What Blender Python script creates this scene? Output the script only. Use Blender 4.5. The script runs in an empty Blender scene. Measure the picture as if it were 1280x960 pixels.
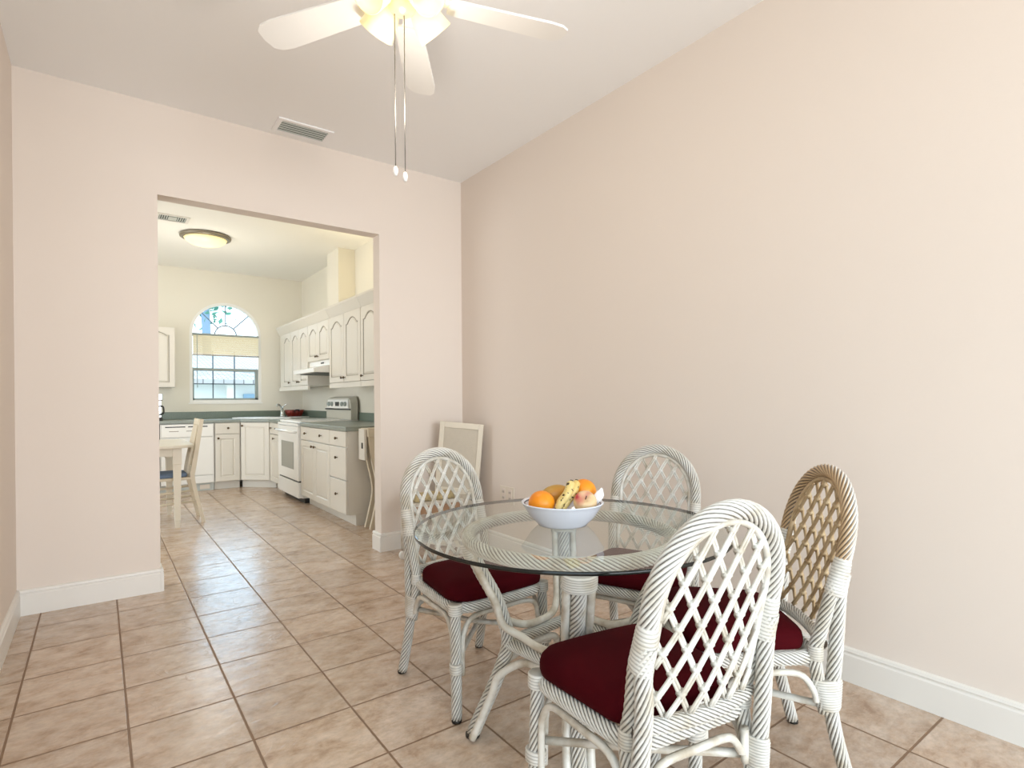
import bpy, math, random
from mathutils import Vector, Matrix, Quaternion
random.seed(7)
PI = math.pi
scn = bpy.context.scene
COL = scn.collection

# ------------------------------------------------------------------ helpers
def lin(c):
    if isinstance(c, str):
        c = c.lstrip('#'); c = [int(c[i:i+2], 16)/255 for i in (0, 2, 4)]
    return tuple((x/12.92 if x <= .04045 else ((x+.055)/1.055)**2.4) for x in c[:3]) + (1.0,)

class MB:
    """collects geometry, then becomes ONE mesh object"""
    def __init__(s): s.v = []; s.f = []; s.g = []; s.sm = []
    def add(s, vs, fs, smooth=False, g=None):
        b = len(s.v); s.v += [tuple(p) for p in vs]
        s.g += (g if g is not None else [0.0]*len(vs))
        for f in fs: s.f.append(tuple(i+b for i in f)); s.sm.append(smooth)
    def box(s, x0, x1, y0, y1, z0, z1, M=None):
        vs = [Vector((x, y, z)) for z in (z0, z1) for y in (y0, y1) for x in (x0, x1)]
        if M: vs = [M @ p for p in vs]
        s.add(vs, [(0,2,3,1),(4,5,7,6),(0,1,5,4),(2,6,7,3),(0,4,6,2),(1,3,7,5)])
    def prism(s, pts, z0, z1, M=None, smooth=False):
        n = len(pts); vs = [Vector((x, y, z0)) for x, y in pts]+[Vector((x, y, z1)) for x, y in pts]
        if M: vs = [M @ p for p in vs]
        s.add(vs, [tuple(range(n-1, -1, -1)), tuple(range(n, 2*n))], False)
        b = len(s.v)-2*n
        for i in range(n):
            j = (i+1) % n; s.f.append((b+i, b+j, b+n+j, b+n+i)); s.sm.append(smooth)
    def loops(s, L, cap0=True, cap1=True, smooth=True, M=None, g=None):
        n = len(L[0]); vs = [Vector(p) for l in L for p in l]
        if M: vs = [M @ p for p in vs]
        fs = []
        for k in range(len(L)-1):
            for i in range(n):
                j = (i+1) % n; fs.append((k*n+i, k*n+j, (k+1)*n+j, (k+1)*n+i))
        if cap0: fs.append(tuple(range(n-1, -1, -1)))
        if cap1: fs.append(tuple((len(L)-1)*n+i for i in range(n)))
        s.add(vs, fs, smooth, g)
    def lathe(s, prof, n=32, M=None, smooth=True):
        L = [[(r*math.cos(2*PI*i/n), r*math.sin(2*PI*i/n), z) for i in range(n)] for r, z in prof]
        s.loops(L, prof[0][0] > 1e-6, prof[-1][0] > 1e-6, smooth, M)
    def tube(s, pts, r, n=10, closed=False, strands=0, pitch=.23, depth=.20, M=None, flat=1.0):
        pts = [Vector(p) for p in pts]; N = len(pts)
        rs = r if isinstance(r, (list, tuple)) else [r]*N
        T = []
        for i in range(N):
            a = pts[(i-1) % N] if (closed or i > 0) else pts[i]
            b = pts[(i+1) % N] if (closed or i < N-1) else pts[i]
            T.append((b-a).normalized())
        ref = Vector((0, 0, 1)) if abs(T[0].z) < .9 else Vector((0, 1, 0))
        nrm = (ref - T[0]*ref.dot(T[0])).normalized(); NN = [nrm]
        for i in range(1, N):
            q = T[i-1].rotation_difference(T[i]); nrm = q @ nrm
            nrm = (nrm - T[i]*nrm.dot(T[i])).normalized(); NN.append(nrm)
        ln = [0.0]
        for i in range(1, N): ln.append(ln[-1]+(pts[i]-pts[i-1]).length)
        tot = ln[-1]+((pts[0]-pts[-1]).length if closed else 0)
        m = strands*4 if strands else n
        rate = 2*PI/pitch if strands else 0.0
        if closed:
            q = T[-1].rotation_difference(T[0]); e = q @ NN[-1]
            mis = math.atan2(T[0].dot(NN[0].cross(e)), NN[0].dot(e))
            if strands:
                st = 2*PI/strands; want = rate*tot
                k = round((want+mis)/st); rate = (k*st-mis)/tot
            else: rate = -mis/tot
        L = []; G = []
        for i in range(N):
            bn = T[i].cross(NN[i]); ring = []
            for j in range(m):
                a = 2*PI*j/m + rate*ln[i]
                if strands:
                    gr = (1.0, .2, 0.0, .2)[j % 4]
                    rr = rs[i]*(1-depth*(1.0, .22, 0.0, .22)[j % 4])
                else: gr = 0.0; rr = rs[i]
                ring.append(pts[i]+NN[i]*(rr*math.cos(a))+bn*(rr*math.sin(a)*flat)); G.append(gr)
            L.append(ring)
        if closed:
            vs = [p for l in L for p in l]
            off = int(round((0)/1))
            # seam: find the vertex shift that closes ring N-1 to ring 0
            sh = 0
            if strands:
                endang = rate*tot + mis
                sh = int(round(endang/(2*PI/m)))
            fs = []
            for k in range(N):
                for i in range(m):
                    j = (i+1) % m
                    if k < N-1: fs.append((k*m+i, k*m+j, (k+1)*m+j, (k+1)*m+i))
                    else: fs.append((k*m+i, k*m+j, (j+sh) % m, (i+sh) % m))
            if M: vs = [M @ p for p in vs]
            s.add(vs, fs, True, G)
        else:
            s.loops(L, True, True, True, M, G)
    def binding(s, p0, p1, a, b, side, turns=7, M=None, a1=None):
        """cane wrapping: ribbed sleeve of elliptical section from p0 to p1; a is the half width along side"""
        p0, p1, side = Vector(p0), Vector(p1), Vector(side)
        d = (p1-p0); l = d.length; d.normalize()
        side = (side-d*side.dot(d)).normalized(); o = d.cross(side)
        L = []; G = []; K = turns*3
        for k in range(K+1):
            t = k/K; gr = 1.0 if k % 3 == 0 else 0.0
            e = (1-.05*gr)*(1-.10*max(0, abs(2*t-1)-.8)/.2); aa = a if a1 is None else a+(a1-a)*t
            c = p0+d*(l*t)
            for j in range(18):
                an = 2*PI*j/18
                G.append(gr*.6)
                if j == 0: L.append([])
                L[-1].append(c+side*(aa*e*math.cos(an))+o*(b*e*math.sin(an)))
        s.loops(L, True, True, True, M, G)
    def ball(s, c, rx, ry=None, rz=None, n=20, m=12, M=None):
        ry = ry or rx; rz = rz or rx
        L = []
        for k in range(m+1):
            a = -PI/2+PI*k/m; cr = max(math.cos(a), 1e-4)
            L.append([(c[0]+rx*cr*math.cos(2*PI*j/n), c[1]+ry*cr*math.sin(2*PI*j/n), c[2]+rz*math.sin(a)) for j in range(n)])
        s.loops(L, True, True, True, M)
    def build(s, name, mat, parent=None, bevel=0, attr=False):
        me = bpy.data.meshes.new(name); me.from_pydata(s.v, [], s.f)
        me.polygons.foreach_set('use_smooth', s.sm)
        if attr or any(s.g):
            at = me.attributes.new('groove', 'FLOAT', 'POINT'); at.data.foreach_set('value', s.g)
        me.materials.append(mat); me.update()
        o = bpy.data.objects.new(name, me); COL.objects.link(o)
        if parent: o.parent = parent
        if bevel:
            b = o.modifiers.new('bevel', 'BEVEL'); b.width = bevel; b.segments = 2; b.limit_method = 'ANGLE'
        return o

def tag(o, label, cat, group=None):
    o['label'] = label; o['category'] = cat
    if group: o['group'] = group
    return o
def thing(name, label, cat, loc=(0, 0, 0), rz=0, group=None):
    o = bpy.data.objects.new(name, None); COL.objects.link(o); o.empty_display_size = .05
    o.location = loc; o.rotation_euler = (0, 0, rz)
    return tag(o, label, cat, group)
def struct(o): o['kind'] = 'structure'; return o
def copy_tree(o, parent=None):
    c = o.copy(); COL.objects.link(c); c.parent = parent
    for ch in list(o.children): copy_tree(ch, c)
    return c
def spline(P, k=8, closed=False):
    P = [Vector(p) for p in P]; n = len(P); out = []
    seg = n if closed else n-1
    for i in range(seg):
        if closed: a, b, c, d = P[(i-1) % n], P[i], P[(i+1) % n], P[(i+2) % n]
        else: a, b, c, d = P[max(i-1, 0)], P[i], P[i+1], P[min(i+2, n-1)]
        for j in range(k):
            t = j/k
            out.append(.5*((2*b)+(c-a)*t+(2*a-5*b+4*c-d)*t*t+(3*b-a-3*c+d)*t*t*t))
    if not closed: out.append(P[-1])
    return out
def fillet(P, R, k=6):
    """rounded closed polygon, P = [(x, y)...] counter-clockwise"""
    n = len(P); out = []
    for i in range(n):
        p = Vector((*P[i], 0)); a = Vector((*P[i-1], 0)); b = Vector((*P[(i+1) % n], 0))
        r = R[i] if isinstance(R, (list, tuple)) else R
        u = (a-p).normalized(); w = (b-p).normalized()
        ang = u.angle(w); t = r/math.tan(ang/2)
        s0 = p+u*t; s1 = p+w*t; c = p+(u+w).normalized()*(r/math.sin(ang/2))
        a0 = math.atan2(s0.y-c.y, s0.x-c.x); a1 = math.atan2(s1.y-c.y, s1.x-c.x)
        da = (a1-a0+PI) % (2*PI)-PI
        for j in range(k+1): out.append((c.x+r*math.cos(a0+da*j/k), c.y+r*math.sin(a0+da*j/k)))
    return out
def resample(P, d, closed=True):
    P = [Vector(p) if len(p) == 3 else Vector((p[0], p[1], 0)) for p in P]
    Q = P+[P[0]] if closed else P
    ln = [0]
    for i in range(1, len(Q)): ln.append(ln[-1]+(Q[i]-Q[i-1]).length)
    n = max(4, int(round(ln[-1]/d))); out = []; k = 0
    for i in range(n if closed else n+1):
        t = ln[-1]*i/n
        while k < len(ln)-2 and ln[k+1] < t: k += 1
        f = (t-ln[k])/max(ln[k+1]-ln[k], 1e-9); out.append(Q[k].lerp(Q[k+1], f))
    return out

# ------------------------------------------------------------------ materials
def newmat(name):
    m = bpy.data.materials.new(name); m.use_nodes = True
    nt = m.node_tree; b = nt.nodes['Principled BSDF']; return m, nt, b
def N(nt, t, **k):
    n = nt.nodes.new(t)
    for a, v in k.items(): setattr(n, a, v)
    return n
def simple(name, col, rough=.5, metal=0, var=.04, scale=6, bump=0, bscale=60, emit=None, es=0, spec=None, dist=None):
    m, nt, b = newmat(name); L = nt.links.new
    c = lin(col); tc = N(nt, 'ShaderNodeTexCoord')
    no = N(nt, 'ShaderNodeTexNoise'); no.inputs['Scale'].default_value = scale; no.inputs['Detail'].default_value = 3
    L(tc.outputs['Object'], no.inputs['Vector'])
    mx = N(nt, 'ShaderNodeMixRGB'); mx.inputs[1].default_value = tuple(x*(1-var) for x in c[:3])+(1,)
    mx.inputs[2].default_value = tuple(min(1, x*(1+var)) for x in c[:3])+(1,)
    L(no.outputs['Fac'], mx.inputs[0]); L(mx.outputs[0], b.inputs['Base Color'])
    b.inputs['Roughness'].default_value = rough; b.inputs['Metallic'].default_value = metal
    if spec is not None: b.inputs['Specular IOR Level'].default_value = spec
    if bump:
        n2 = N(nt, 'ShaderNodeTexNoise'); n2.inputs['Scale'].default_value = bscale; n2.inputs['Detail'].default_value = 2
        L(tc.outputs['Object'], n2.inputs['Vector'])
        bp = N(nt, 'ShaderNodeBump'); bp.inputs['Strength'].default_value = bump; bp.inputs['Distance'].default_value = dist or .004
        L(n2.outputs['Fac'], bp.inputs['Height']); L(bp.outputs[0], b.inputs['Normal'])
    if emit:
        b.inputs['Emission Color'].default_value = lin(emit); b.inputs['Emission Strength'].default_value = es
    return m

MAT = {}
MAT['wall'] = simple('wall_paint_peach', '#e8dcd1', .75, var=.012, scale=1.2, bump=.06, bscale=180, spec=.25)
MAT['wallk'] = simple('wall_paint_cream', '#eee9db', .7, var=.012, scale=1.2, bump=.05, bscale=180, spec=.25)
MAT['ceil'] = simple('ceiling_paint', '#fbfaf9', .85, var=.01, scale=1.0, bump=.08, bscale=120, spec=.2)
MAT['ceilk'] = simple('kitchen_ceiling_paint', '#fbf9f2', .85, var=.01, scale=1.0, spec=.2)
MAT['trim'] = simple('trim_white', '#ebe7e0', .35, var=.01)
MAT['cab'] = simple('cabinet_white', '#ded8cc', .38, var=.012)
MAT['groove'] = simple('cabinet_groove', '#8f8778', .6, var=.05)
MAT['gap'] = simple('cabinet_gap', '#6c6456', .8, var=.05)
MAT['bronze'] = simple('knob_bronze', '#5d4c36', .35, .8)
MAT['counter'] = simple('counter_laminate_green', '#8a9188', .32, var=.22, scale=90)
MAT['splash'] = simple('backsplash_green', '#6f7d70', .35, var=.25, scale=80)
MAT['appl'] = simple('appliance_white', '#f0eee8', .25, var=.01)
MAT['ovenglass'] = simple('oven_window', '#9a9a90', .12, var=.03)
MAT['dark'] = simple('dark_plastic', '#26241f', .45, var=.05)
MAT['chrome'] = simple('chrome', '#d9dcdc', .15, 1.0, var=.02)
MAT['nickel'] = simple('brushed_nickel', '#8f8778', .35, .7, var=.05)
MAT['sink'] = simple('sink_white', '#f7f7f4', .15, var=.005)
MAT['red'] = simple('dish_red', '#7e2418', .4, var=.2, scale=20)
MAT['navy'] = simple('dish_navy', '#23222c', .4, var=.1)
MAT['wood'] = simple('pale_wood', '#dacdb6', .5, var=.06, scale=9)
MAT['woodw'] = simple('antique_white_wood', '#e3dac8', .42, var=.04, scale=9)
MAT['bluepad'] = simple('blue_seat_fabric', '#71839c', .9, var=.18, scale=40, bump=.3, bscale=200)
MAT['bowl'] = simple('bowl_ceramic', '#e8edf8', .12, var=.005)
MAT['bowlline'] = simple('bowl_blue_line', '#55586c', .2, var=.05)
MAT['plate'] = simple('outlet_plastic', '#e8ddcd', .35, var=.01)
MAT['ventdark'] = simple('vent_dark', '#5f645f', .8, var=.05)
MAT['vent'] = simple('vent_grey', '#c4c8c2', .5, var=.03)
MAT['fan'] = simple('fan_white', '#fbfaf7', .35, var=.01)
MAT['brass'] = simple('fan_cream_metal', '#efe2bb', .3, .25, var=.03)
MAT['shade'] = simple('frosted_glass_lit', '#fff1c8', .4, var=.02, emit='#ffdf94', es=.42)
MAT['bulb'] = simple('bulb_lit', '#ffffff', .4, var=.0, emit='#fff0c8', es=2.2)
MAT['dome'] = simple('dome_glass_lit', '#fff3c4', .35, var=.02, emit='#ffeaa8', es=.6)
MAT['chain'] = simple('pull_chain', '#7d7870', .5, .2)
MAT['paper'] = simple('paper_white', '#f4f2f2', .8, var=.03)
MAT['mesh'] = simple('woven_panel', '#c9bfae', .85, var=.05, scale=30, bump=.4, bscale=300)
MAT['cartmat'] = simple('patterned_mat', '#b7a57c', .85, var=.9, scale=28)
MAT['rubber'] = simple('caster_white', '#e9e6df', .4, var=.02)
MAT['cartwood'] = simple('cart_brown', '#a98566', .6, var=.1, scale=12)
MAT['blind'] = simple('blind_cream_glow', '#eee7cb', .7, var=.03, emit='#efe6c0', es=.08)  # faint glow added in the material to brighten the slats
MAT['railgrey'] = simple('window_grey', '#9aa39f', .5, var=.03)
MAT['muntin'] = simple('muntin_grey', '#6d7f8d', .5, var=.03)
MAT['winframe'] = simple('window_white', '#f4f3ee', .4, var=.01)

def rattan(name, tan=False):
    m, nt, b = newmat(name); L = nt.links.new
    at = N(nt, 'ShaderNodeAttribute', attribute_name='groove')
    tc = N(nt, 'ShaderNodeTexCoord')
    no = N(nt, 'ShaderNodeTexNoise'); no.inputs['Scale'].default_value = 14; no.inputs['Detail'].default_value = 4
    L(tc.outputs['Object'], no.inputs['Vector'])
    mx = N(nt, 'ShaderNodeMixRGB'); mx.inputs[1].default_value = lin('#dedbd3'); mx.inputs[2].default_value = lin('#c6bca9')
    rp = N(nt, 'ShaderNodeValToRGB'); rp.color_ramp.elements[0].position = .48; rp.color_ramp.elements[1].position = .72
    L(no.outputs['Fac'], rp.inputs[0]); L(rp.outputs[0], mx.inputs[0])
    col = mx.outputs[0]
    if tan:  # warm shade painted in: forward-facing sides turn tan
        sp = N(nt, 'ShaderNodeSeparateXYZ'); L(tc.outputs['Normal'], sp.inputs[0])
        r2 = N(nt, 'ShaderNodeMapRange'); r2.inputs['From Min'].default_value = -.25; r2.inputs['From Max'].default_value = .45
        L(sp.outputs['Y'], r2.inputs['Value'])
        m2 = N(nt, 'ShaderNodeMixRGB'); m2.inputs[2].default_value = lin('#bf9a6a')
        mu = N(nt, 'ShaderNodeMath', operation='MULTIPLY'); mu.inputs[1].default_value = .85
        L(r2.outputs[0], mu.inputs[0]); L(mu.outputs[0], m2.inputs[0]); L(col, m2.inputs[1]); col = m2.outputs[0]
    g = N(nt, 'ShaderNodeMixRGB'); g.inputs[2].default_value = lin('#43392e')
    pw = N(nt, 'ShaderNodeMath', operation='POWER'); pw.inputs[1].default_value = 1.4
    L(at.outputs['Fac'], pw.inputs[0]); L(pw.outputs[0], g.inputs[0]); L(col, g.inputs[1])
    L(g.outputs[0], b.inputs['Base Color'])
    b.inputs['Roughness'].default_value = .42
    return m
MAT['rattan'] = rattan('whitewashed_twisted_rattan')
MAT['rattan_shade'] = rattan('shade_tinted_twisted_rattan', True)

def smoothcane(name, a, c):
    m, nt, b = newmat(name); L = nt.links.new
    tc = N(nt, 'ShaderNodeTexCoord'); no = N(nt, 'ShaderNodeTexNoise'); no.inputs['Scale'].default_value = 18; no.inputs['Detail'].default_value = 5
    L(tc.outputs['Object'], no.inputs['Vector'])
    rp = N(nt, 'ShaderNodeValToRGB'); rp.color_ramp.elements[0].position = .42; rp.color_ramp.elements[1].position = .75
    rp.color_ramp.elements[0].color = lin(a); rp.color_ramp.elements[1].color = lin(c)
    L(no.outputs['Fac'], rp.inputs[0]); L(rp.outputs[0], b.inputs['Base Color']); b.inputs['Roughness'].default_value = .4
    return m
MAT['cane'] = smoothcane('whitewashed_smooth_cane', '#dcd7cc', '#a8987f')
MAT['lattice'] = smoothcane('whitewashed_lattice_cane', '#dfdcd4', '#b5a994')
MAT['lattice_shade'] = smoothcane('shade_tinted_lattice_cane', '#c3ab86', '#93765045'[:7])  # shade put into the cane colour of the right chair's back

def velvet():
    m, nt, b = newmat('burgundy_velvet'); L = nt.links.new
    tc = N(nt, 'ShaderNodeTexCoord'); no = N(nt, 'ShaderNodeTexNoise'); no.inputs['Scale'].default_value = 9; no.inputs['Detail'].default_value = 3
    L(tc.outputs['Object'], no.inputs['Vector'])
    mx = N(nt, 'ShaderNodeMixRGB'); mx.inputs[1].default_value = lin('#33040a'); mx.inputs[2].default_value = lin('#48080f')
    L(no.outputs['Fac'], mx.inputs[0]); L(mx.outputs[0], b.inputs['Base Color'])
    b.inputs['Roughness'].default_value = .85; b.inputs['Specular IOR Level'].default_value = .06
    b.inputs['Sheen Weight'].default_value = .03; b.inputs['Sheen Tint'].default_value = lin('#b03040'); b.inputs['Sheen Roughness'].default_value = .4
    n2 = N(nt, 'ShaderNodeTexNoise'); n2.inputs['Scale'].default_value = 350
    bp = N(nt, 'ShaderNodeBump'); bp.inputs['Strength'].default_value = .25; bp.inputs['Distance'].default_value = .002
    L(tc.outputs['Object'], n2.inputs['Vector']); L(n2.outputs['Fac'], bp.inputs['Height']); L(bp.outputs[0], b.inputs['Normal'])
    return m
MAT['velvet'] = velvet()

def clear(name, tint, ior=1.5, rough=0.0):
    m = bpy.data.materials.new(name); m.use_nodes = True; nt = m.node_tree; L = nt.links.new
    nt.nodes.remove(nt.nodes['Principled BSDF']); out = nt.nodes['Material Output']
    tr = N(nt, 'ShaderNodeBsdfTransparent'); tr.inputs[0].default_value = lin(tint)
    gl = N(nt, 'ShaderNodeBsdfGlossy'); gl.inputs['Roughness'].default_value = rough
    fr = N(nt, 'ShaderNodeFresnel'); fr.inputs[0].default_value = ior
    geo = N(nt, 'ShaderNodeNewGeometry'); inv = N(nt, 'ShaderNodeMath', operation='SUBTRACT'); inv.inputs[0].default_value = 1.0
    L(geo.outputs['Backfacing'], inv.inputs[1]); mu = N(nt, 'ShaderNodeMath', operation='MULTIPLY'); L(fr.outputs[0], mu.inputs[0]); L(inv.outputs[0], mu.inputs[1])
    mx = N(nt, 'ShaderNodeMixShader'); L(mu.outputs[0], mx.inputs[0]); L(tr.outputs[0], mx.inputs[1]); L(gl.outputs[0], mx.inputs[2])
    L(mx.outputs[0], out.inputs[0]); return m
MAT['glass'] = clear('table_glass', '#fafdfb', 1.8)
MAT['pane'] = clear('window_pane', '#fbfdff', 1.3)
MAT['edge'] = simple('glass_edge_green', '#0e1412', .08, var=.1)

def fruit(name, a, c, scale=8, spots=None, rough=.35, lo=.4, hi=.6, bump=0, stretch=(1, 1, 1)):
    m, nt, b = newmat(name); L = nt.links.new
    tc = N(nt, 'ShaderNodeTexCoord'); no = N(nt, 'ShaderNodeTexNoise'); no.inputs['Scale'].default_value = scale
    L(tc.outputs['Object'], no.inputs['Vector'])
    rp = N(nt, 'ShaderNodeValToRGB'); rp.color_ramp.elements[0].position = lo; rp.color_ramp.elements[1].position = hi
    rp.color_ramp.elements[0].color = lin(a); rp.color_ramp.elements[1].color = lin(c)
    L(no.outputs['Fac'], rp.inputs[0]); col = rp.outputs[0]
    if spots:
        n2 = N(nt, 'ShaderNodeTexNoise'); n2.inputs['Scale'].default_value = 75; n2.inputs['Detail'].default_value = 2
        L(tc.outputs['Object'], n2.inputs['Vector'])
        r2 = N(nt, 'ShaderNodeValToRGB'); r2.color_ramp.elements[0].position = .60; r2.color_ramp.elements[1].position = .66
        L(n2.outputs['Fac'], r2.inputs[0])
        mx = N(nt, 'ShaderNodeMixRGB'); mx.inputs[2].default_value = lin(spots)
        L(r2.outputs[0], mx.inputs[0]); L(col, mx.inputs[1]); col = mx.outputs[0]
    L(col, b.inputs['Base Color']); b.inputs['Roughness'].default_value = rough
    if bump:
        n3 = N(nt, 'ShaderNodeTexNoise'); n3.inputs['Scale'].default_value = 260
        bp = N(nt, 'ShaderNodeBump'); bp.inputs['Strength'].default_value = bump; bp.inputs['Distance'].default_value = .002
        L(tc.outputs['Object'], n3.inputs['Vector']); L(n3.outputs['Fac'], bp.inputs['Height']); L(bp.outputs[0], b.inputs['Normal'])
    return m
MAT['orange'] = fruit('orange_peel', '#ee8a10', '#f59a1c', 6, bump=.3)
MAT['mango'] = fruit('mango_skin', '#b08a34', '#d2953c', 7)
MAT['banana'] = fruit('banana_skin', '#e3cf8d', '#d8b766', 10, spots='#3a2a18')
MAT['apple'] = fruit('apple_skin', '#b8323f', '#e6c79a', 14, lo=.36, hi=.54, rough=.25)
MAT['stem'] = simple('fruit_stem', '#3a2a1a', .8)

T = .3292; X0 = .0736; Y0 = 2.3179
def floor_mat():
    m, nt, b = newmat('floor_tile_beige'); L = nt.links.new
    tc = N(nt, 'ShaderNodeTexCoord'); sp = N(nt, 'ShaderNodeSeparateXYZ'); L(tc.outputs['Object'], sp.inputs[0])
    def M(op, a, c=None):
        n = N(nt, 'ShaderNodeMath', operation=op)
        for i, v in enumerate((a, c)):
            if v is None: continue
            if isinstance(v, (int, float)): n.inputs[i].default_value = v
            else: L(v, n.inputs[i])
        return n.outputs[0]
    def axis(o, off):
        t = M('DIVIDE', M('SUBTRACT', o, off), T)
        cell = M('FLOOR', t); fr = M('SUBTRACT', t, cell)
        d = M('MULTIPLY', M('MINIMUM', fr, M('SUBTRACT', 1.0, fr)), T)
        return cell, d
    cx, dx = axis(sp.outputs['X'], X0); cyy, dy = axis(sp.outputs['Y'], Y0)
    wob = N(nt, 'ShaderNodeTexNoise'); wob.inputs['Scale'].default_value = 40; L(tc.outputs['Object'], wob.inputs['Vector'])
    d = M('ADD', M('MINIMUM', dx, dy), M('MULTIPLY', M('SUBTRACT', wob.outputs['Fac'], .5), .0025))
    gr = N(nt, 'ShaderNodeMapRange'); gr.inputs['From Min'].default_value = .0030; gr.inputs['From Max'].default_value = .0050
    L(d, gr.inputs['Value'])               # 0 in grout, 1 on tile
    cmb = N(nt, 'ShaderNodeCombineXYZ'); L(cx, cmb.inputs[0]); L(cyy, cmb.inputs[1])
    wn = N(nt, 'ShaderNodeTexWhiteNoise', noise_dimensions='3D'); L(cmb.outputs[0], wn.inputs['Vector'])
    # every tile its own piece of marbling
    add = N(nt, 'ShaderNodeVectorMath', operation='MULTIPLY_ADD'); L(wn.outputs['Color'], add.inputs[0]); add.inputs[1].default_value = (7, 7, 7); L(tc.outputs['Object'], add.inputs[2])
    mp = N(nt, 'ShaderNodeMapping'); mp.inputs['Scale'].default_value = (.85, 1.25, 1); L(add.outputs[0], mp.inputs['Vector'])
    n1 = N(nt, 'ShaderNodeTexNoise'); n1.inputs['Scale'].default_value = 9; n1.inputs['Detail'].default_value = 9; n1.inputs['Roughness'].default_value = .68; n1.inputs['Distortion'].default_value = .25
    L(mp.outputs[0], n1.inputs['Vector'])
    rp = N(nt, 'ShaderNodeValToRGB'); e = rp.color_ramp.elements
    e[0].position = .30; e[0].color = lin('#9d8068'); e[1].position = .66; e[1].color = lin('#d0beae')
    k = e.new(.44); k.color = lin('#bca48e')
    L(n1.outputs['Fac'], rp.inputs[0])
    n5 = N(nt, 'ShaderNodeTexNoise'); n5.inputs['Scale'].default_value = 38; n5.inputs['Detail'].default_value = 6; n5.inputs['Roughness'].default_value = .7; L(mp.outputs[0], n5.inputs['Vector'])
    r5 = N(nt, 'ShaderNodeMapRange'); r5.inputs['From Min'].default_value = .35; r5.inputs['From Max'].default_value = .65; r5.inputs['To Min'].default_value = .93; r5.inputs['To Max'].default_value = 1.16; L(n5.outputs['Fac'], r5.inputs['Value'])
    ml = N(nt, 'ShaderNodeMixRGB', blend_type='MULTIPLY'); ml.inputs[0].default_value = 1; L(rp.outputs[0], ml.inputs[1]); L(r5.outputs[0], ml.inputs[2])
    br = N(nt, 'ShaderNodeHueSaturation'); L(ml.outputs[0], br.inputs['Color'])
    L(M('ADD', M('MULTIPLY', wn.outputs['Value'], .14), .93), br.inputs['Value'])
    mx = N(nt, 'ShaderNodeMixRGB'); mx.inputs[1].default_value = lin('#86694f'); L(gr.outputs[0], mx.inputs[0]); L(br.outputs[0], mx.inputs[2])
    L(mx.outputs[0], b.inputs['Base Color'])
    # slate clefts: thin ridges
    n2 = N(nt, 'ShaderNodeTexNoise'); n2.inputs['Scale'].default_value = 5.5; n2.inputs['Detail'].default_value = 3; n2.inputs['Distortion'].default_value = 1.2
    L(mp.outputs[0], n2.inputs['Vector'])
    ri = N(nt, 'ShaderNodeMapRange'); ri.inputs['From Min'].default_value = .585; ri.inputs['From Max'].default_value = .61; L(n2.outputs['Fac'], ri.inputs['Value'])
    n4 = N(nt, 'ShaderNodeTexNoise'); n4.inputs['Scale'].default_value = 14; n4.inputs['Detail'].default_value = 1; n4.inputs['Distortion'].default_value = .6
    L(mp.outputs[0], n4.inputs['Vector'])
    hgt = M('ADD', M('MULTIPLY', gr.outputs[0], 1.0), M('ADD', M('MULTIPLY', ri.outputs[0], .35), M('MULTIPLY', n4.outputs['Fac'], 1.2)))
    bp = N(nt, 'ShaderNodeBump'); bp.inputs['Strength'].default_value = .3; bp.inputs['Distance'].default_value = .004
    L(hgt, bp.inputs['Height']); L(bp.outputs[0], b.inputs['Normal'])
    ro = N(nt, 'ShaderNodeMapRange'); ro.inputs['To Min'].default_value = .6; ro.inputs['To Max'].default_value = .26; L(gr.outputs[0], ro.inputs['Value'])
    L(ro.outputs[0], b.inputs['Roughness']); b.inputs['Specular IOR Level'].default_value = .75
    return m
MAT['floor'] = floor_mat()

# ------------------------------------------------------------------ room shell
W, D, H = 2.374, 3.887, 2.8755          # right wall, back wall, ceiling
OL, OR, OH, TH = .286, 1.6686, 2.340, .1145
XL = -.353
KX, KY = 2.42, 8.47                     # kitchen right and back walls
KL = -2.3; YB = -2.6

m = MB(); m.box(-3.2, 3.2, YB-.4, KY+.2, -.06, 0); struct(m.build('floor', MAT['floor']))
m = MB(); m.box(XL-.12, W+.12, YB, D+TH*.5, H, H+.1); struct(m.build('ceiling', MAT['ceil']))
m = MB(); m.box(KL-.12, KX+.12, D+TH*.5, KY+.15, H, H+.1); struct(m.build('ceiling', MAT['ceilk']))
m = MB(); m.box(W, W+.12, YB, D, 0, H); struct(m.build('wall_right', MAT['wall']))
m = MB(); m.box(XL-.12, XL, .35, D, 0, H); struct(m.build('wall_left', MAT['wall']))
m = MB(); m.box(KL-.12, OL, D, D+TH, 0, H); m.box(OR, KX+.12, D, D+TH, 0, H); m.box(OL, OR, D, D+TH, OH, H)
struct(m.build('wall_back', MAT['wall']))
m = MB(); m.box(KX, KX+.12, D+TH, KY+.15, 0, H); struct(m.build('wall_kitchen_right', MAT['wallk']))
# kitchen left wall with a wide glazed opening
m = MB(); m.box(KL-.12, KL, D+TH, 4.6, 0, H); m.box(KL-.12, KL, 7.4, KY+.15, 0, H); m.box(KL-.12, KL, 4.6, 7.4, 2.15, H)
struct(m.build('wall_kitchen_left', MAT['wallk']))
# rear of the dining room: piers either side of a wide opening to the terrace
m = MB(); m.box(XL-.12, -.25, YB-.12, YB, 0, H); m.box(2.28, W+.12, YB-.12, YB, 0, H); m.box(-.25, 2.28, YB-.12, YB, 2.5, H)
struct(m.build('wall_rear', MAT['wall']))

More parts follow.
